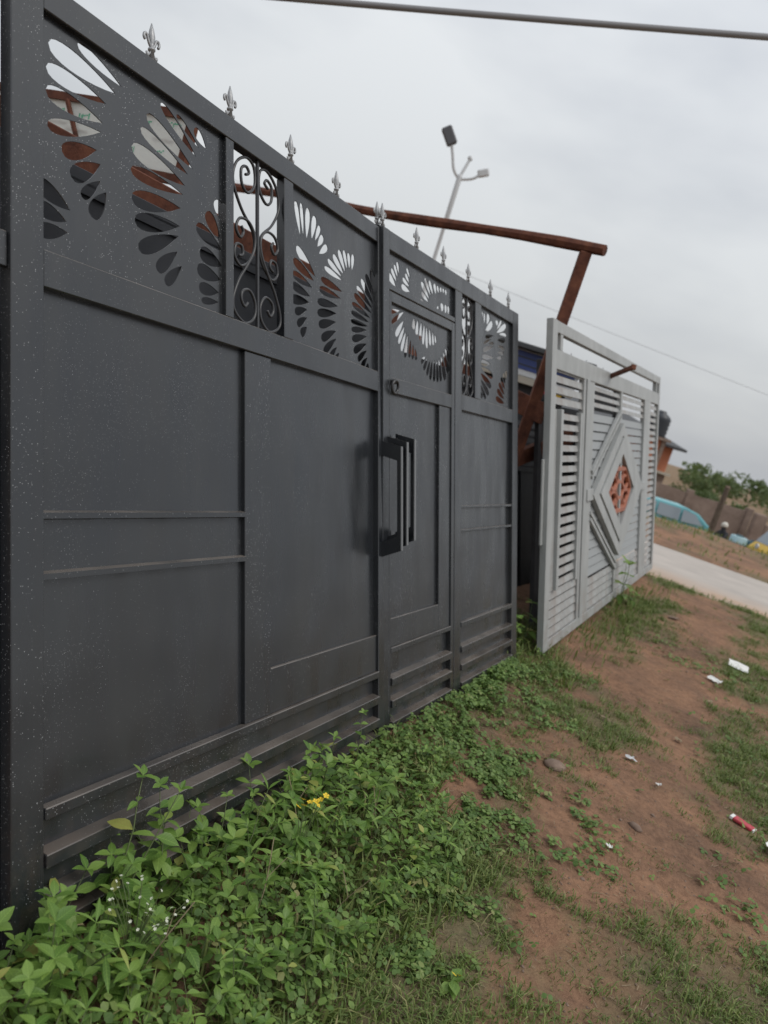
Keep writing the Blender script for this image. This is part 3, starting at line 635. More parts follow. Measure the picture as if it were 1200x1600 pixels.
for cx_, cz_, w in ((.10, .17, .16), (.45, .16, .18), (.80, .14, .2), (1.0, .17, .2), (1.4, .16, .25), (1.85, .15, .25)):
    MB().box(cx_, cx_ + w, -.0045, -.0035, cz_, cz_ + .016).build('red_print', 'red_ink', wb)

# ------------------------------------------------------------------ far side: kiosk, lamp, cables, road side, houses
mat('blue_sign', (.055, .085, .26), .5); mat('white_sign', (.70, .71, .72), .6); mat('roof_dark', (.05, .052, .055), .6)
mat('orange_wall', (.52, .20, .11), .85); mat('tank_black', (.022, .026, .034), .45); mat('teal_paint', (.12, .36, .40), .35, 0, .5)
mat('car_glass', (.22, .26, .29), .15, 0, .6); mat('tyre', (.02, .02, .02), .8); mat('window_dark', (.05, .05, .055), .3)
mat('yellow_paint', (.60, .38, .03), .4); mat('lamp_grey', (.50, .51, .52), .5, .1); mat('lamp_head', (.08, .08, .088), .5)
mat('pale_wire', (.3, .31, .33), .6); mat('cable_black', (.24, .24, .25), .6); mat('maroon_cover', (.06, .03, .03), .7); mat('pale_blue', (.34, .50, .54), .5); mat('dark_teal', (.04, .10, .12), .5)
mat('cream', (.46, .42, .35), .8); mat('dark_cloth', (.03, .03, .035), .9); mat('skin', (.13, .07, .045), .6); mat('pale_cloth', (.60, .58, .52), .9)
def mudwall(t, b):
    v = coords(t); c = ramp(t, nz(t, v, 1.2, 6, .7), [(.3, (.17, .125, .10)), (.7, (.31, .24, .20))]); t.links.new(c, b.inputs['Base Color']); bump(t, b, nz(t, v, 8, 4), .5, .03)
mat('mud_wall', (.2, .15, .12), .95, 0, .2, mudwall)
def rz_of(d): return math.atan2(d[1], d[0])

ks = empty('kiosk', (1.0, 8.9, gz(1.0, 8.9) - .02), (0, 0, R(-6))); tag(ks, 'dark kiosk with blue and white signboard seen in the gap between the gates', 'kiosk')
MB().box(-.55, .55, .02, 1.2, 0, 1.90).build('wall', 'dark_steel', ks); MB().box(-.75, .75, -.22, 1.4, 2.20, 2.26).build('roof', 'roof_dark', ks, .01)
MB().box(-.62, .62, -.06, .02, 1.92, 2.20).build('signboard', 'white_sign', ks, .004)
MB().box(-.12, .58, -.068, -.0605, 1.985, 2.185).build('blue_panel', 'blue_sign', ks)
for z in (2.03, 2.11): MB().box(-.12, .58, -.073, -.0685, z, z + .014).build('dark_stripe', 'roof_dark', ks)
MB().box(-.62, .62, -.10, .02, 1.84, 1.915).build('fascia', 'cream', ks)
MB().box(.30, .42, -.115, -.101, 1.77, 1.83).build('red_sticker', 'red_card', ks); MB().box(.425, .50, -.115, -.101, 1.77, 1.83).build('yellow_sticker', 'yellow_paint', ks)

lp = empty('street_lamp', (-.70, 19, .1)); tag(lp, 'tall grey street lamp with two angled heads rising behind the gates', 'street lamp')
pole = MB(); pole.lathe([(.09, 0), (.09, .3), (.06, .32), (.042, 5.1), (.056, 5.15), (.062, 6.3), (.05, 6.35)], 12); pole.build('pole', 'lamp_grey', lp, smooth=True)
MB().tube(spline([(0, 0, 6.25), (-.18, 0, 6.42), (-.30, 0, 6.70), (-.42, 0, 6.98)], 4), .035, 8).build('arm', 'lamp_grey', lp, smooth=True)
MB().tube(spline([(0, 0, 6.25), (.18, 0, 6.30), (.34, 0, 6.38), (.44, 0, 6.50)], 4), .032, 8).build('arm', 'lamp_grey', lp, smooth=True)
MB().tube([(0, 0, 6.3), (.10, .1, 6.75)], .035, 8).build('arm', 'lamp_grey', lp)
h = MB(); h.bar((-.38, 0, 6.92), (-.64, 0, 7.25), .25, .15, (0, 1, 0)); h.build('lamp_head', 'lamp_head', lp, .03)
h = MB(); h.bar((.38, 0, 6.48), (.62, 0, 6.60), .18, .08, (0, 1, 0)); h.build('lamp_head', 'lamp_grey', lp, .03)
h = MB(); h.bar((.06, .1, 6.82), (.14, .1, 6.74), .09, .09, (0, 1, 0)); h.build('sensor_box', 'lamp_grey', lp, .02)

def cable(p, q, sag, r, name, label, ext=0., m_='cable_black'):
    p, q = Vector(p), Vector(q); d = q - p; p2, q2 = p - d * ext, q + d * ext
    pts = []
    for t in np.linspace(0, 1, 40): w = p2.lerp(q2, t); pts.append((w.x, w.y, w.z - 4 * sag * t * (1 - t)))
    o = MB().tube(pts, r, 6).build(name, m_, None, smooth=True); tag(o, label, 'cable'); return o
cable((-2.07, 7, 4.45), (1.81, 7, 5.27), .14, .028, 'power_cable', 'thick overhead power cable crossing the top of the picture', 2.2)
cable((5.9, 30, 5.75), (12.5, 30, 5.32), .2, .007, 'power_cable', 'thin faint wire in the sky above the orange house', 3., 'pale_wire')

# compound wall across the road
FZ = -1.16
wl = empty('compound_wall', (10, 32.5, FZ)); tag(wl, 'weathered brown block wall behind the teal car', 'wall')
n = 60; mb = MB(); pf = []
xs_ = np.linspace(-6, 4.6, n)
for k in range(n - 1):
    za = 1.86 + .05 * fbm(xs_[k], 0, 1.3, 3, 2.); zb = 1.86 + .05 * fbm(xs_[k + 1], 0, 1.3, 3, 2.)
    mb.add([(xs_[k], 0, 0), (xs_[k + 1], 0, 0), (xs_[k + 1], 0, zb), (xs_[k], 0, za), (xs_[k], .2, 0), (xs_[k + 1], .2, 0), (xs_[k + 1], .2, zb), (xs_[k], .2, za)], [(0, 1, 2, 3), (3, 2, 6, 7), (5, 4, 7, 6)])
mb.build('wall_face', 'mud_wall', wl)
for x in (-4, -1, 2, 4.6): MB().box(x - .14, x + .14, -.06, .26, 0, 2.0).build('pier', 'mud_wall', wl, .02)
wl2 = empty('compound_wall', (14.4, 31.0, FZ)); tag(wl2, 'lower broken stretch of brown wall at the right picture edge', 'wall')
MB().box(.3, 6, 0, .22, 0, 1.62).build('wall_face', 'mud_wall', wl2, .04); MB().box(-.2, .3, -.05, .28, 0, 1.95).build('pier', 'mud_wall', wl2, .04)

# house with orange upper wall
hs = empty('house', (12.85, 46, FZ - .05), (0, 0, R(6))); tag(hs, 'two-storey orange house with overhanging dark roof behind the grey gate', 'house')
MB().box(-7, 2.45, 0, 8, 0, 2.15).build('lower_wall', 'mud_wall', hs, .03); MB().box(-7, 2.35, .02, 8, 2.15, 3.75).build('upper_wall', 'orange_wall', hs, .03)
MB().box(-7, 2.6, -.3, .02, 2.05, 2.2).build('balcony_slab', 'cream', hs)
rfm = MB(); rfm.add([(-7.6, -.7, 3.72), (2.85, -.7, 3.66), (2.85, 9, 3.66), (-7.6, 9, 3.72), (-7.6, -.7, 3.86), (2.85, -.7, 3.80), (2.85, 9, 3.80), (-7.6, 9, 3.86), (-6, 4, 5.0), (.2, 4, 5.0)],
   [(0, 3, 2, 1), (0, 1, 5, 4), (1, 2, 6, 5), (2, 3, 7, 6), (3, 0, 4, 7), (4, 5, 9, 8), (5, 6, 9), (6, 7, 8, 9), (7, 4, 8)]); rfm.build('roof', 'roof_dark', hs)
for x, z in ((1.2, 2.6), (-1.2, 2.6), (1.2, .8), (-1.2, .8)):
    w_ = MB().box(x - .45, x + .45, -.03, .01, z, z + .8).build('window', 'cream', hs); MB().box(x - .38, x + .38, -.045, -.031, z + .06, z + .74).build('pane', 'window_dark', w_)
tw = empty('water_tank', (13.5, 45.2, FZ - .3)); tag(tw, 'black ribbed water tank on a brown tower beside the orange house', 'water tank')
for a, b in ((-.5, -.5), (.5, -.5), (-.5, .5), (.5, .5)): MB().box(a - .11, a + .11, b - .11, b + .11, 0, 4.15).build('tower_leg', 'mud_wall', tw)
MB().box(-.8, .8, -.8, .8, 4.15, 4.3).build('platform', 'mud_wall', tw); MB().box(-.45, .45, -.45, .45, 2.9, 4.14).build('tower_infill', 'orange_wall', tw)
tkp = [(.58, 4.3)] + [(.62 - .04 * (k % 2), 4.36 + k * .12) for k in range(9)] + [(.5, 5.5), (.22, 5.68), (.22, 5.76)]
MB().lathe(tkp, 20).build('tank', 'tank_black', tw, smooth=True)
for i, (x, y, w, z, lab) in enumerate(((17.5, 70, 5, 1.9, 'distant grey-blue roof just right of the orange house'), (21.5, 75, 5, 1.6, 'distant low roof above the bushes, second from the orange house'))):
    e = empty('distant_house', (x, y, FZ - .3)); tag(e, lab, 'house')
    MB().box(-w / 2, w / 2, 0, 5, 0, z).build('wall', 'cream', e)
    MB().add([(-w / 2 - .4, -.4, z), (w / 2 + .4, -.4, z), (w / 2 + .4, 5.4, z), (-w / 2 - .4, 5.4, z), (-w / 2 + 1, 2.5, z + 1.0), (w / 2 - 1, 2.5, z + 1.0)], [(0, 3, 2, 1), (0, 1, 5, 4), (1, 2, 5), (2, 3, 4, 5), (3, 0, 4)]).build('roof', 'slate_steel', e)
    for k in (-1, 1): MB().box(k * w / 4 - .4, k * w / 4 + .4, -.03, -.002, .6, 1.4).build('window', 'window_dark', e)

# teal car
cr_ = empty('parked_car', (8.85, 26.8, -1.08), (0, 0, R(-4))); tag(cr_, 'teal hatchback parked across the road beyond the verge', 'car')
body = [(-2.05, .32), (-2.05, .70), (-1.9, .82), (-1.15, .93), (-.55, 1.34), (-.2, 1.43), (.9, 1.45), (1.35, 1.36), (1.85, 1.02), (2.02, .90), (2.05, .45), (1.95, .30)]
cb = MB(); k = len(body); vs_ = []
for yy, ins in ((-.80, .06), (-.74, 0), (.74, 0), (.80, .06)):
    for x, z in body: vs_.append((x * (1 - .0), (yy if z < .95 else math.copysign(abs(yy) - .14 * (z - .95) / .5 - .02, yy)), z))
fs = []
for a_ in range(3):
    for i in range(k): j = (i + 1) % k; fs.append((a_ * k + i, a_ * k + j, (a_ + 1) * k + j, (a_ + 1) * k + i))
fs += [tuple(range(k))[::-1], tuple(3 * k + i for i in range(k))]
cb.add(vs_, fs); cb.build('body', 'teal_paint', cr_, .03)
for q in ([(-1.02, .97), (-.50, 1.32), (-.12, 1.36), (-.12, .97)], [(-.04, .97), (-.04, 1.37), (.72, 1.37), (.72, .97)], [(.80, .97), (.80, 1.37), (1.22, 1.32), (1.55, 1.02)]):
    MB().add([(x, -.815 + (z - .97) * .27, z) for x, z in q], [(0, 1, 2, 3)]).build('side_window', 'car_glass', cr_)
MB().add([(1.42, -.60, 1.33), (1.42, .60, 1.33), (1.90, .66, 1.01), (1.90, -.66, 1.01)], [(0, 1, 2, 3)]).build('rear_window', 'car_glass', cr_)
for x in (-1.3, 1.3):
    for yy in (-.72, .72):
        w_ = MB().tube([(x, yy - .1, .31), (x, yy + .1, .31)], .31, 18).build('wheel', 'tyre', cr_); s_ = -.11 if yy < 0 else .11
        MB().tube([(x, yy + s_ - .01, .31), (x, yy + s_ + .01, .31)], .19, 14).build('rim', 'lamp_grey', w_)
for yy in (-.62, .62): MB().box(2.0, 2.06, yy - .1, yy + .1, .70, .86).build('tail_light', 'red_card', cr_)
pb = empty('wooden_post', (9.85, 24, FZ + .15)); tag(pb, 'dark wooden post standing in front of the teal car', 'post')
MB().tube([(0, 0, 0), (.02, 0, 1.2), (.02, .02, 2.45)], [.11, .10, .08], 9).build('shaft', 'bark', pb); MB().tube([(.02, .02, 2.451), (.02, .02, 2.50)], [.085, .06], 9).build('weathered_top', 'stone', pb)
dr = empty('water_drum', (11.9, 26.5, FZ + .45)); tag(dr, 'pale blue drum standing right of the teal car', 'drum')
MB().lathe([(.26, 0), (.28, .03), (.28, .22), (.295, .24), (.28, .26), (.28, .44), (.295, .46), (.28, .48), (.28, .66), (.25, .68)], 18).build('body', 'pale_blue', dr, smooth=True); MB().lathe([(.12, .681), (.12, .72), (.10, .73)], 12).build('lid', 'dark_teal', dr)
d2 = empty('water_drum', (12.45, 26.6, FZ + .45)); tag(d2, 'dark teal drum beside the pale blue drum', 'drum')
MB().lathe([(.24, 0), (.26, .03), (.26, .3), (.275, .32), (.26, .34), (.26, .62), (.22, .64)], 18).build('body', 'dark_teal', d2, smooth=True); MB().lathe([(.10, .641), (.10, .68)], 12).build('lid', 'dark_teal', d2)
# person crouched by the drums: one skinned body, cloth cap and shirt as children
def person(loc, rz, label):
    e = empty('person', loc, (0, 0, rz)); tag(e, label, 'person')
    J = {'pel': (0, 0, .34, .15), 'ab': (.03, 0, .50, .14), 'ch': (.10, 0, .68, .15), 'nk': (.14, 0, .84, .06), 'hd': (.16, 0, .93, .09), 'tp': (.16, 0, 1.04, .075)}
    E_ = [('pel', 'ab'), ('ab', 'ch'), ('ch', 'nk'), ('nk', 'hd'), ('hd', 'tp')]
    for s, sgn in (('l', 1), ('r', -1)):
        J.update({s + 'sh': (.10, sgn * .17, .76, .065), s + 'el': (.24, sgn * .24, .58, .045), s + 'wr': (.38, sgn * .16, .62, .032), s + 'ha': (.45, sgn * .14, .63, .035),
                  s + 'hp': (.02, sgn * .10, .32, .095), s + 'kn': (.36, sgn * .16, .46, .07), s + 'an': (.22, sgn * .14, .09, .045), s + 'ft': (.36, sgn * .16, .035, .04)})
        E_ += [('ch', s + 'sh'), (s + 'sh', s + 'el'), (s + 'el', s + 'wr'), (s + 'wr', s + 'ha'), ('pel', s + 'hp'), (s + 'hp', s + 'kn'), (s + 'kn', s + 'an'), (s + 'an', s + 'ft')]
    ks_ = list(J); me = bpy.data.meshes.new('body'); me.from_pydata([J[k_][:3] for k_ in ks_], [(ks_.index(a_), ks_.index(b_)) for a_, b_ in E_], [])
    me.materials.append(MATS['dark_cloth']); o = link('body', me, e)
    o.modifiers.new('skin', 'SKIN'); o.modifiers.new('sub', 'SUBSURF').render_levels = 1
    for i_, k_ in enumerate(ks_): me.skin_vertices[0].data[i_].radius = (J[k_][3],) * 2; me.skin_vertices[0].data[i_].use_root = (i_ == 0)
    MB().lathe([(.095, 0), (.115, .05), (.10, .12), (.05, .165), (.01, .175)], 14, (.16, 0, .95)).build('cap', 'pale_cloth', e, smooth=True)
    return e
person((11.15, 25.9, FZ + .36), R(200), 'person in dark clothes and pale cap crouching between teal car and drum')
# yellow three-wheeler at the right edge
kk = empty('three_wheeler', (13.2, 25.4, FZ + .42), (0, 0, R(8))); tag(kk, 'yellow three-wheeler with dark rear cover at the right picture edge', 'three-wheeler')
prof = [(-1.25, .30), (-1.22, .55), (-1.02, .78), (-.55, .80), (-.50, .42), (1.1, .42), (1.15, .30)]
MB().prism(prof, -.55, .55).build('body', 'yellow_paint', kk, .04)
MB().add([(-1.02, -.5, .80), (-1.02, .5, .80), (-.62, .5, 1.42), (-.62, -.5, 1.42)], [(0, 1, 2, 3)]).build('windscreen', 'car_glass', kk)
MB().prism([(-.66, 1.42), (1.15, 1.42), (1.12, 1.50), (-.60, 1.50)], -.58, .58).build('roof', 'cream', kk, .03)
MB().prism([(-.2, .43), (1.14, .43), (1.14, 1.415), (.1, 1.415)], -.57, .57).build('rear_cover', 'maroon_cover', kk, .03)
for x, yy in ((-1.0, 0), (.75, -.5), (.75, .5)): w_ = MB().tube([(x, yy - .06, .22), (x, yy + .06, .22)], .22, 16).build('wheel', 'tyre', kk); MB().tube([(x, yy - .065, .22), (x, yy + .065, .22)], .11, 10).build('rim', 'lamp_grey', w_)
MB().tube([(-1.22, 0, .66), (-1.27, 0, .66)], .09, 12).build('headlight', 'lamp_grey', kk)

# ------------------------------------------------------------------ trees beyond the wall
def leaf_cloud(centers, n_each, size, seed, flat=.6):
    r = np.random.default_rng(seed); V = []; F = []; T = []
    for cx_, cy_, cz_, rad in centers:
        for _ in range(n_each):
            d = r.normal(size=3); d /= np.linalg.norm(d); p = np.array((cx_, cy_, cz_)) + d * rad * r.uniform(.45, 1.05) * np.array((1, 1, .8))
            a = r.normal(size=3); a /= np.linalg.norm(a); b = np.cross(a, r.normal(size=3)); b /= np.linalg.norm(b); s = size * r.uniform(.6, 1.3)
            o = len(V); V += [p - a * s, p + b * s * .4, p + a * s, p - b * s * .4]; F.append((o, o + 1, o + 2, o + 3)); T += [r.uniform(0, .9)] * 4
    return V, F, T
def tint_mesh(name, V, F, T, m_):
    me = bpy.data.meshes.new(name); me.from_pydata([tuple(v) for v in V], [], F); me.attributes.new('tint', 'FLOAT', 'POINT').data.foreach_set('value', T); me.materials.append(MATS[m_]); return me
def tree(x, y, h, w, seed, label, trunk=.4, group=None):
    r = random.Random(seed); e = empty('tree', (x, y, FZ - .3)); tag(e, label, 'tree')
    tb = MB(); top = h * trunk; tb.tube([(0, 0, 0), (.1, .05, top * .6), (.05, 0, top + h * .2)], [.16, .12, .06], 8)
    cs = []
    for k in range(11):
        a = r.uniform(0, 6.28); rr_ = r.uniform(.1, 1) ** .6 * w * .5; zz = top + r.uniform(.05, .9) * (h - top); rr_ *= 1.1 - .6 * (zz - top) / (h - top)
        c = (rr_ * math.cos(a), rr_ * math.sin(a), zz); cs.append((*c, w * r.uniform(.14, .24)))
        if k < 6: tb.tube([(.05, 0, top * .8), (c[0] * .6, c[1] * .6, (top + zz) / 2), c], [.06, .04, .02], 5)
    tb.build('trunk', 'bark', e)
    V, F, T = leaf_cloud(cs, 230, .105, seed); link('crown', tint_mesh('crown', V, F, T, 'tree_leaf'), e)
tree(14.3, 38, 2.25, 2.4, 1, 'low dark bush-like tree just right of the orange house', .3)
tree(16.0, 38.5, 2.45, 2.4, 2, 'pale green bushy tree behind the wall, left of the wooden post', .3)
tree(20.5, 40, 2.6, 2.6, 4, 'green tree behind the wall, just right of the wooden post', .3)
tree(23.5, 46, 3.2, 4.4, 5, 'broad dark tree at the right picture edge', .35)
tree(19.4, 52, 2.8, 3.0, 6, 'small far tree between the two bushy trees', .35)
fw_ = MB(); r = random.Random(9); V = []; F = []; T = []
for k in range(110):
    x = r.uniform(-20, 160); y = 150 + r.uniform(-15, 30)
    v, f, t = leaf_cloud([(x, y, FZ + r.uniform(1.0, 3.6), r.uniform(1.4, 2.8)) for _ in range(2)], 60, .55, k + 50)
    o = len(V); V += v; F += [tuple(i + o for i in q) for q in f]; T += t
far = link('far_wood', tint_mesh('far_wood', V, F, T, 'tree_leaf')); tag(far, 'line of low trees on the horizon beyond the houses', 'trees'); far['kind'] = 'stuff'

# ------------------------------------------------------------------ weeds and grass
def leaf_mesh(name, L_, W_, fold, droop, m_='weed_leaf'):
    prof = [(0, .02), (.12, .34), (.32, .92), (.52, 1.0), (.72, .74), (.88, .36), (1, .0)]
    V = []; F = []
    for t, w in prof:
        x = t * L_; z = -droop * L_ * t * t; hw = w * W_ / 2
        V += [(x, -hw, z + fold * hw), (x, 0, z), (x, hw, z + fold * hw)]
    for i in range(len(prof) - 1):
        a = i * 3; F += [(a, a + 3, a + 4, a + 1), (a + 1, a + 4, a + 5, a + 2)]
    me = bpy.data.meshes.new(name); me.from_pydata(V, [], F); me.materials.append(MATS[m_]); me.polygons.foreach_set('use_smooth', [True] * len(F)); return me
LEAVES = [leaf_mesh('leaf', .092, .050, .35, .25), leaf_mesh('leaf', .086, .042, .15, .45), leaf_mesh('leaf', .095, .056, .25, .1), leaf_mesh('leaf', .084, .036, .5, .35)]
NARROW = [leaf_mesh('leaf', .11, .021, .3, .35), leaf_mesh('leaf', .10, .019, .4, .5), leaf_mesh('leaf', .12, .024, .2, .25), leaf_mesh('leaf', .09, .018, .4, .4)]
def plant_proto(seed, hgt, nst, node_gap=.060, lsize=1.):
    """returns stem mesh + list of leaves (mesh index, loc, rot, scale)"""
    r = random.Random(seed); sb = MB(); lv = []
    for s in range(nst):
        az = r.uniform(0, 6.28); lean = r.uniform(.10, .55); h = hgt * r.uniform(.6, 1.05); n = max(2, int(h / node_gap)); pts = []
        for k in range(n + 1):
            t = k / n; rad = lean * h * t ** 1.4; pts.append(Vector((rad * math.cos(az) + r.uniform(-.004, .004), rad * math.sin(az) + r.uniform(-.004, .004), h * t * (1 - .12 * lean * t))))
        sb.tube(pts, [.0030 - .0018 * k / n for k in range(n + 1)], 4)
        la = r.uniform(0, 3.14)
        for k in range(1, n + 1):
            la += math.pi / 2 + r.uniform(-.3, .3); sz = lsize * (1.12 - .45 * k / n) * r.uniform(.75, 1.15)
            for side in (0, math.pi) if k < n else (0, math.pi, 1.57, -1.57):
                if k < n and r.random() < .12: continue
                tilt = r.uniform(-.15, .45) if k < n else r.uniform(.25, .8)
                lv.append((r.randrange(4), pts[k].copy(), (r.uniform(-.3, .3), -tilt, la + side + r.uniform(-.25, .25)), sz * (.75 if k == n else 1)))
    return sb.mesh('stem', 'stem', True), lv
def put_plant(proto, name, x, y, rz, sc, label, grp=None, tilt=(0, 0), LV=None):
    e = empty(name, (x, y, gz(x, y) - .006), (tilt[0], tilt[1], rz)); e.scale = (sc,) * 3
    tag(e, label, 'weed', grp); sm, lv = proto; link('stem', sm, e)
    for mi, p, ro, s in lv: link('leaf', (LV or LEAVES)[mi], e, p, ro, s)
    return e
PROT = [plant_proto(100 + i, h_, n_) for i, (h_, n_) in enumerate(((.20, 2), (.25, 3), (.15, 3), (.29, 2), (.23, 2), (.13, 4), (.18, 3), (.26, 2)))]
r = random.Random(21)
base0 = np.array(OL[:2]); bdir = np.array((RL[0][0], RL[1][0])); bdir /= np.linalg.norm(bdir); bn = np.array((bdir[1], -bdir[0]))   # bn points from the gate to the path
WEED_LABEL = 'broad-leaved green weed in the thick bed along the foot of the large charcoal leaf'; WEED_GRP = 'weeds at the foot of the charcoal gate'
placed = []
def weed_w(t):
    """how far the weed bed reaches from the gate, t along the gate"""
    return .36 + .30 * math.exp(-((t - .75) / .75) ** 2) + .10 * math.sin(t * 5.1 + 1) if t < 2.05 else 0
tries = 0
while len(placed) < 165 and tries < 20000:
    tries += 1; t = r.uniform(-.5, 2.0); w = r.uniform(-.05, 1) ** 1.0 * weed_w(t)
    if t > 1.7 and w < .02: continue
    if t > 1.15 and r.random() < .35 + .4 * (t - 1.15): continue
    p = base0 + bdir * t + bn * w
    if any((p[0] - a[0]) ** 2 + (p[1] - a[1]) ** 2 < .044 ** 2 for a in placed): continue
    placed.append(p); d = w / max(weed_w(t), .1)
    sc = r.uniform(.62, 1.12) * (1.04 - .42 * d) * (1.02 if t < 1.55 else .8)
    nar = r.random() < .22
    zt = ('by the hinge-side bottom corner' if t < .12 else 'below the left sheet panel' if t < .62 else 'below the raised flat band' if t < 1.05 else 'left of the seam stile' if t < 1.5 else 'at the foot of the seam')
    kn = 'narrow-leaved' if nar else 'small broad-leaved' if sc < .72 else 'broad-leaved'
    lab = (kn + ' weed pressed against the gate foot ' if d < .33 else kn + ' weed in mid-bed ' if d < .7 else kn + ' weed on the path side ') + zt
    put_plant(PROT[r.randrange(len(PROT))], 'narrowleaf_weed' if nar else 'broadleaf_weed', p[0], p[1], r.uniform(0, 6.28), sc, lab, WEED_GRP, (r.uniform(-.15, .15), r.uniform(-.15, .15)), NARROW if nar else None)
# taller sprigs standing against the gate
TALL = [plant_proto(305, .40, 2, .055, .8), plant_proto(312, .36, 2, .06, .85), plant_proto(303, .30, 3, .06, .8)]
for k, (t, w, i, sc, lab) in enumerate(((.26, .05, 0, 1.12, 'tallest weed sprig against the louvres, nearest the left picture edge'), (.42, .08, 1, .95, 'second tall weed sprig from the left, in front of the louvre bars'),
        (.66, .07, 2, .9, 'leafy weed sprig against the louvres below the flat band'), (1.30, .06, 2, 1.0, 'upright weed sprig touching the gate left of the seam'), (1.56, .07, 1, .72, 'slender weed sprig just left of the seam stile'))):
    p = base0 + bdir * t + bn * w; put_plant(TALL[i], 'tall_weed', p[0], p[1], k * 1.9, sc, lab)
# weeds at the near end of the grey gate's foot, in the gap and by its far mullion
for k, (x, y, sc, lab) in enumerate(((1.18, 5.35, 1.1, 'weed growing in the gap between the two gates'), (1.30, 5.62, 1.5, 'tall dry-tipped weed at the back of the gap between the gates'), (2.55, 7.62, 1.75, 'green weed growing up in front of the grey gate below its diamond'), (2.68, 7.78, 1.3, 'smaller weed right of the one below the diamond'))):
    put_plant(PROT[(k * 3 + 1) % 8], 'broadleaf_weed', x, y, k * 1.3, sc, lab)
# yellow-flowered and white-flowered weeds
def flower_plant(name, x, y, label, heads, m_, size, h):
    e = empty(name, (x, y, gz(x, y))); tag(e, label, 'weed'); rr_ = random.Random(hash(name) % 1 + int(x * 1000))
    sb = MB(); fm = MB()
    for k in range(5):
        a = 2 * math.pi * k / 5; fm.add([(0, 0, 0), (size * math.cos(a - .5), size * math.sin(a - .5), size * .35), (size * 1.25 * math.cos(a), size * 1.25 * math.sin(a), size * .3), (size * math.cos(a + .5), size * math.sin(a + .5), size * .35)], [(0, 1, 2, 3)])
    me = fm.mesh('flower', m_)
    for dx, dy, hz in heads:
        sb.tube(spline([(0, 0, 0), (dx * .4, dy * .4, hz * .6), (dx, dy, hz)], 4), .0010, 4)
        link('flower', me, e, (dx, dy, hz), (rr_.uniform(-.6, .6), rr_.uniform(-.6, .6), rr_.uniform(0, 6)))
    sb.build('stem', 'stem', e)
    for k in range(7): link('leaf', LEAVES[k % 4], e, (heads[k % len(heads)][0] * .5, heads[k % len(heads)][1] * .5, h * rr_.uniform(.3, .7)), (0, rr_.uniform(-.5, .1), rr_.uniform(0, 6)), .6)
flower_plant('yellow_flower_weed', .07, 2.24, 'weed with a row of small yellow flowers in the middle of the weed bed', [(-.045, -.02, .245), (-.028, -.012, .25), (-.012, 0, .26), (.004, .006, .265), (.018, .012, .272), (.03, .022, .285), (-.036, .004, .26), (.012, -.004, .262)], 'yellow_petal', .0095, .22)
flower_plant('yellow_flower_weed', .60, 1.98, 'low weed with a single yellow flower near the lower picture edge', [(0, 0, .05), (.02, .015, .04)], 'yellow_petal', .008, .05)
flower_plant('white_flower_weed', -.26, 1.66, 'weed with many tiny whitish florets by the hinge-side corner', [(r.uniform(-.09, .09), r.uniform(-.07, .07), .20 + r.uniform(-.05, .05)) for _ in range(34)], 'white_petal', .0035, .18)

for k, (t, w) in enumerate(((.18, .22), (.55, .30), (.95, .18), (1.25, .33), (.75, .45))):
    p = base0 + bdir * t + bn * w; e = empty('dry_stalk', (p[0], p[1], gz(p[0], p[1]))); a = k * 1.3
    tag(e, 'bare dry stalk leaning out of the weed bed, ' + ('nearest the left picture edge', 'below the left sheet panel', 'close to the gate', 'nearest the seam', 'farthest out towards the path')[k], 'stalk')
    pts_ = spline([(0, 0, 0), (.03 * math.cos(a), .03 * math.sin(a), .12), (.09 * math.cos(a + .4), .09 * math.sin(a + .4), .25)], 4)
    MB().tube(pts_, .0014, 4).build('stem', 'straw', e); MB().tube([pts_[5], tuple(np.array(pts_[5]) + np.array((.04 * math.sin(a), .03, .06)))], .001, 4).build('twig', 'straw', e)
# low creeping cover, grass blades, straw: uncountable
def blades(pts, lo, hi, wid, name, label, m_, cat, seed, up_=.6):
    rr_ = np.random.default_rng(seed); V = []; F = []; T = []
    for x, y, k in pts:
        a = rr_.uniform(0, 6.28); l = rr_.uniform(lo, hi) * k; lean = rr_.uniform(.35, 1.25) / max(up_, .1) * .6; w = wid * rr_.uniform(.7, 1.3) * (.6 + .4 * k)
        d = np.array((math.cos(a), math.sin(a), 0)); sd_ = np.array((-d[1], d[0], 0)) * w; z0 = gz(x, y) - .004
        p0 = np.array((x, y, z0)); p1 = p0 + d * l * .4 * lean + np.array((0, 0, l * .55)); p2 = p1 + d * l * .5 * lean + np.array((0, 0, l * .30 * (1.1 - lean)))
        o = len(V); V += [p0 - sd_, p0 + sd_, p1 + sd_ * .8, p1 - sd_ * .8, p2]; F += [(o, o + 1, o + 2, o + 3), (o + 3, o + 2, o + 4)]; T += [float(rr_.uniform(0, .99))] * 5
    ob = link(name, tint_mesh(name, V, F, T, m_)); ob['kind'] = 'stuff'; tag(ob, label, cat); return ob
pts = []; rr_ = np.random.default_rng(5)
while len(pts) < 120000:
    yy = 1.3 + 9.3 * rr_.random() ** 1.5; xx = -.6 + rr_.uniform(0, 1) * (2.2 + .55 * yy)
    g = grass_d(xx, yy)
    if rr_.random() < max(.03, g - .34) * 2.2 and not (yy < 2.5 and rr_.random() < .45):
        rad = rr_.uniform(.015, .05); k_ = (.5 + .8 * g) * rr_.uniform(.6, 1.25) * (1 + .03 * (yy - 2))
        for _ in range(int(rr_.uniform(10, 34))):
            dx, dy = rr_.normal(0, rad, 2); pts.append((xx + dx, yy + dy, k_))
blades(pts, .020, .055, .0020, 'short_grass', 'short patchy grass over the red earth', 'grass_blade', 'grass', 2)
pts = []
for _ in range(2600):
    t = r.uniform(-.4, 2.1); w = r.uniform(0, 1.15) * weed_w(min(t, 2.0)); p = base0 + bdir * t + bn * w; pts.append((p[0], p[1], r.uniform(.6, 1.2)))
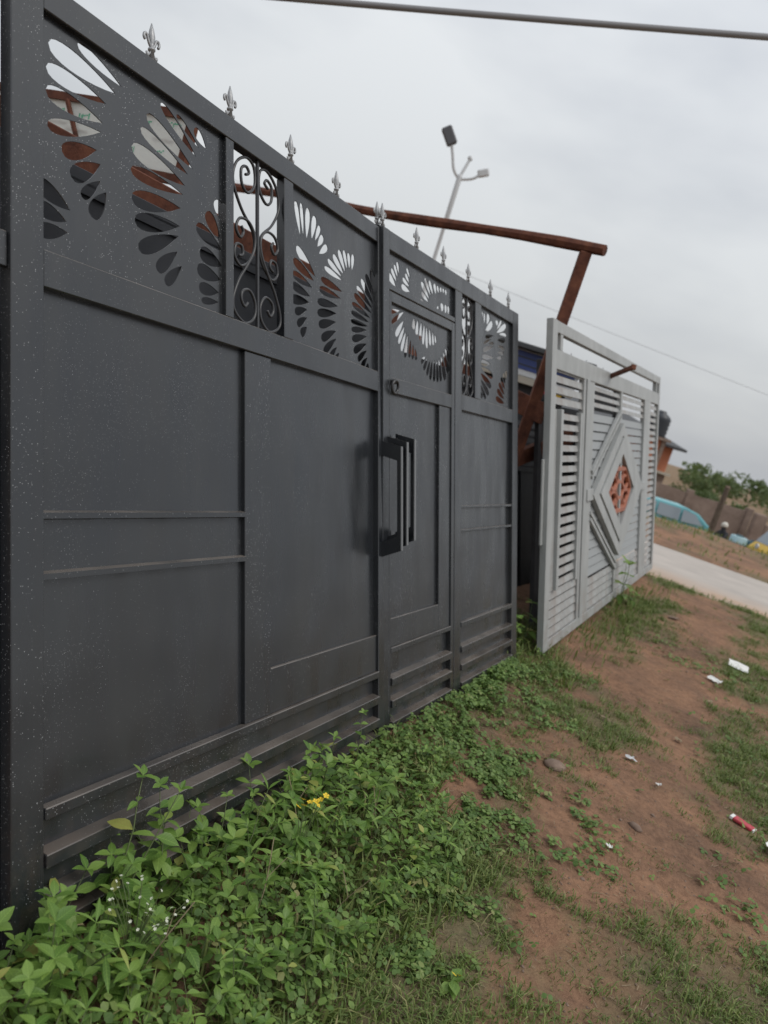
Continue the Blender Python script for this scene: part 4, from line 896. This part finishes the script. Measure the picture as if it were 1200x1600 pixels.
blades(pts, .05, .15, .0035, 'long_grass', 'longer grass blades mixed into the weed bed', 'grass_blade', 'grass', 4, .8)
pts = []
for _ in range(1500):
    if r.random() < .5: t = r.gauss(.35, .25); xx, yy = 1.95 + .43 * t * 4 + r.gauss(0, .12), 6.1 + .9 * t * 4
    else: xx, yy = r.uniform(1.0, 1.6), r.uniform(4.9, 6.2)
    pts.append((xx, yy, r.uniform(.6, 1.3)))
for _ in range(1500): s_ = r.uniform(-4, 6); xx = 4.3 + s_ * .95; yy = 9.45 - s_ * .31 + r.gauss(0, .12); pts.append((xx, yy, r.uniform(.5, 1)))
blades(pts, .05, .15, .004, 'long_grass', 'tufts of longer grass at the foot of the grey gate and road edge', 'grass_blade', 'grass', 6, .8)
pts = []
for _ in range(9000):
    s_ = r.uniform(15.2, 22); t = r.uniform(-4, 16); p = rn * s_ + rd * t
    if grass_d(p.x, p.y) > r.uniform(.3, .75): pts.append((p.x, p.y, r.uniform(.6, 1.4)))
blades(pts, .06, .16, .010, 'verge_grass', 'dry grass on the far verge of the road', 'grass_blade', 'grass', 8)
def clover(pts, size, name, label, seed):
    rr_ = np.random.default_rng(seed); V = []; F = []; T = []
    for x, y, h in pts:
        z = gz(x, y) + h * rr_.uniform(.2, 1); a0 = rr_.uniform(0, 6.28); s = size * rr_.uniform(.6, 1.25); tn = float(rr_.uniform(0, .97)); tx, ty = rr_.uniform(-.5, .5, 2)
        for k in range(3 if rr_.random() < .5 else 2):
            a = a0 + k * (2.1 if k else 0); c = []
            for t, w in ((.05, 0), (.45, .42), (.8, .38), (1.05, 0), (.8, -.38), (.45, -.42)):
                px, py = s * (t * math.cos(a) - w * math.sin(a)), s * (t * math.sin(a) + w * math.cos(a)); c.append((x + px, y + py, z + px * tx + py * ty - .25 * s * t * t))
            o = len(V); V += c; F.append(tuple(range(o, o + 6))); T += [tn] * 6
    ob = link(name, tint_mesh(name, V, F, T, 'clover_leaf')); ob['kind'] = 'stuff'; tag(ob, label, 'ground cover'); return ob
pts = []
ob0 = np.array(OR[:2])
for _ in range(2700):                                           # along the wicket leaf's foot, spreading to the path
    t = r.uniform(-.1, 2.3); w = abs(r.gauss(0, 1)) * (.15 + .10 * math.sin(t * 3 + .5)); p = ob0 + bdir * t + bn * (w + .02)
    if fbm(p[0], p[1], 3.2, 3, 6.6) > .02: pts.append((p[0], p[1], .07 * math.exp(-w * 2.5) + .012))
for cx_, cy_, sx_, sy_, n_ in ((.72, 3.05, .10, .16, 520), (.92, 3.35, .13, .25, 900), (.62, 2.55, .10, .28, 900), (1.25, 4.3, .16, .35, 700), (.52, 2.0, .13, .2, 600), (2.55, 3.35, .15, .3, 500), (1.15, 3.15, .14, .22, 420), (2.1, 2.75, .18, .25, 420), (2.9, 4.6, .25, .4, 420), (1.35, 5.4, .15, .4, 500), (2.9, 6.5, .25, .3, 260), (3.5, 6.2, .3, .3, 260)):
    for _ in range(n_):
        xx, yy = r.gauss(cx_, sx_), r.gauss(cy_, sy_)
        if fbm(xx, yy, 4, 3, 1.6) > .0: pts.append((xx, yy, .035))
clover(pts, .020, 'creeping_clover', 'low small-leaved ground cover along the wicket leaf and in patches', 3)
pts = []
for _ in range(1500):                                           # undergrowth that fills the bed between the weeds
    t = r.uniform(-.5, 2.0); p = base0 + bdir * t + bn * (r.uniform(0, 1.05) * weed_w(t)); pts.append((p[0], p[1], .10))
clover(pts, .022, 'undergrowth', 'small leaves filling the weed bed close to the soil', 12)
sb = MB()
for _ in range(1700):
    yy = 1.5 + 6 * r.random() ** 1.4; xx = .2 + r.random() * (1.6 + .5 * yy); a = r.uniform(0, 3.14); l = r.uniform(.004, .02) * (1.6 if r.random() < .1 else 1); z = gz(xx, yy) + .004
    sb.bar((xx - l * math.cos(a), yy - l * math.sin(a), z), (xx + l * math.cos(a), yy + l * math.sin(a), z + r.uniform(0, .006)), .0016, .0012)
so = sb.build('straw', 'straw'); so['kind'] = 'stuff'; tag(so, 'bits of dry straw scattered over the earth', 'straw')

gr = MB()
for _ in range(5200):
    yy = 1.5 + 6.5 * r.random() ** 1.5; xx = .1 + r.random() * (1.7 + .5 * yy); s_ = r.uniform(.0015, .0055) * (1 + .08 * yy); z = gz(xx, yy) + s_ * .3; a = r.uniform(0, 6)
    c_, q_ = math.cos(a) * s_, math.sin(a) * s_
    gr.add([(xx + c_, yy + q_, z), (xx - q_ * .8, yy + c_ * .8, z), (xx - c_, yy - q_, z), (xx + q_ * .7, yy - c_ * .7, z), (xx, yy, z + s_ * .7)], [(0, 1, 4), (1, 2, 4), (2, 3, 4), (3, 0, 4)])
go = gr.build('grit', 'stone'); go['kind'] = 'stuff'; tag(go, 'fine grit and crumbs of earth on the bare ground', 'grit')

# ------------------------------------------------------------------ stones and litter
def rock(name, x, y, sx_, sy_, sz_, rz, label, seed, m_='stone', grp=None):
    bm = bmesh.new(); bmesh.ops.create_icosphere(bm, subdivisions=2, radius=1)
    for v in bm.verts:
        k = 1 + .22 * noise.noise(v.co * 1.6 + Vector((seed, 0, 0))); v.co = Vector((v.co.x * sx_ * k, v.co.y * sy_ * k, max(v.co.z, -.4) * sz_ * k))
    me = bpy.data.meshes.new(name); bm.to_mesh(me); bm.free(); me.materials.append(MATS[m_]); me.polygons.foreach_set('use_smooth', [True] * len(me.polygons))
    return tag(link(name, me, None, (x, y, gz(x, y) + sz_ * .2), (0, 0, rz)), label, 'stone', grp)
rock('stone', 1.21, 3.65, .062, .05, .024, .5, 'flat brown stone on the bare earth left of the path', 1)
rock('stone', 1.53, 3.28, .035, .022, .018, 2.3, 'small dark stone in the middle of the path', 5)
rock('stone', 2.42, 3.72, .045, .03, .025, .4, 'brown stone beside the red carton', 8)
for k in range(110):
    yy = 1.7 + 6 * r.random() ** 1.3; xx = .7 + .43 * (yy - 2) + r.gauss(.35, .5)
    if xx - .3 < .43 * (yy - 2): continue
    s_ = r.uniform(.004, .012); rock('pebble', xx, yy, s_, s_ * r.uniform(.6, 1), s_ * .6, r.uniform(0, 6), 'small pebble on the bare trodden earth', k * .7, 'stone', 'pebbles on the path')
def sheet(name, x, y, w, h, rz, m_, label, seed, cat='paper', curl=.012, tilt=None):
    r_ = random.Random(seed); b = MB(); n_ = 5
    V = [(w * (i / n_ - .5) + r_.uniform(-.004, .004), h * (j / n_ - .5) + r_.uniform(-.004, .004), curl * (noise.noise(Vector((i * .9, j * .9, seed))) + .6)) for j in range(n_ + 1) for i in range(n_ + 1)]
    V2 = [(a_, b_, c_ - .0015) for a_, b_, c_ in V]; k = len(V)
    F = [(j * (n_ + 1) + i, j * (n_ + 1) + i + 1, (j + 1) * (n_ + 1) + i + 1, (j + 1) * (n_ + 1) + i) for j in range(n_) for i in range(n_)]
    b.add(V, F); b.add(V2, [f[::-1] for f in F])
    o = b.build(name, m_); o.location = (x, y, gz(x, y) + .012); o.rotation_euler = (r_.uniform(-.15, .15), r_.uniform(-.15, .15), rz)
    if tilt: o.rotation_euler.x = tilt; o.location.z += h * .5 * math.sin(tilt)
    return tag(o, label, cat)
sheet('paper_scrap', 3.42, 6.67, .17, .10, -.3, 'paper', 'largest white paper scrap on the earth, far right below the road', 1, tilt=.38)
sheet('paper_scrap', 2.96, 6.04, .11, .06, -.9, 'paper', 'narrow white paper scrap left of the largest one', 2, tilt=.3)
sheet('paper_scrap', 2.30, 3.47, .13, .09, .6, 'paper', 'white and blue wrapper at the right picture edge', 3, tilt=.35)
sheet('paper_scrap', 1.81, 3.82, .028, .02, .6, 'paper', 'tiny white scrap on the path, upper one', 4); sheet('paper_scrap', 1.34, 3.03, .026, .016, .2, 'paper', 'tiny white scrap on the path, lower one', 5)
sheet('paper_scrap', 1.70, 4.56, .11, .02, -.8, 'straw', 'pale strip of husk on the grass above the path', 6, 'husk'); sheet('paper_scrap', 1.72, 4.05, .07, .03, .1, 'lamp_grey', 'grey crumpled foil scrap on the path edge', 7, 'foil')
sheet('paper_scrap', 3.15, 7.7, .10, .06, .1, 'stone', 'brown paper scrap near the foot of the grey gate', 8); sheet('paper_scrap', 2.2, 4.62, .05, .03, .1, 'straw', 'small tan scrap right of the path', 9)
sheet('paper_scrap', 2.75, 5.55, .06, .03, .7, 'straw', 'tan scrap below the two white papers', 10); sheet('paper_scrap', 3.65, 6.6, .09, .05, .2, 'stone', 'brown card scrap touching the largest white paper', 11)
rb_ = empty('carton', (2.24, 3.71, gz(2.24, 3.71) + .006), (0, .04, -.75)); tag(rb_, 'crushed red carton lying on the grass at the right', 'carton')
MB().box(-.05, .05, -.025, .025, 0, .018).build('box', 'red_card', rb_, .004); MB().box(-.068, -.0505, -.024, .024, .001, .016).build('flap', 'paper', rb_, .002); MB().box(.0505, .060, -.022, .022, .001, .016).build('flap', 'paper', rb_, .002)
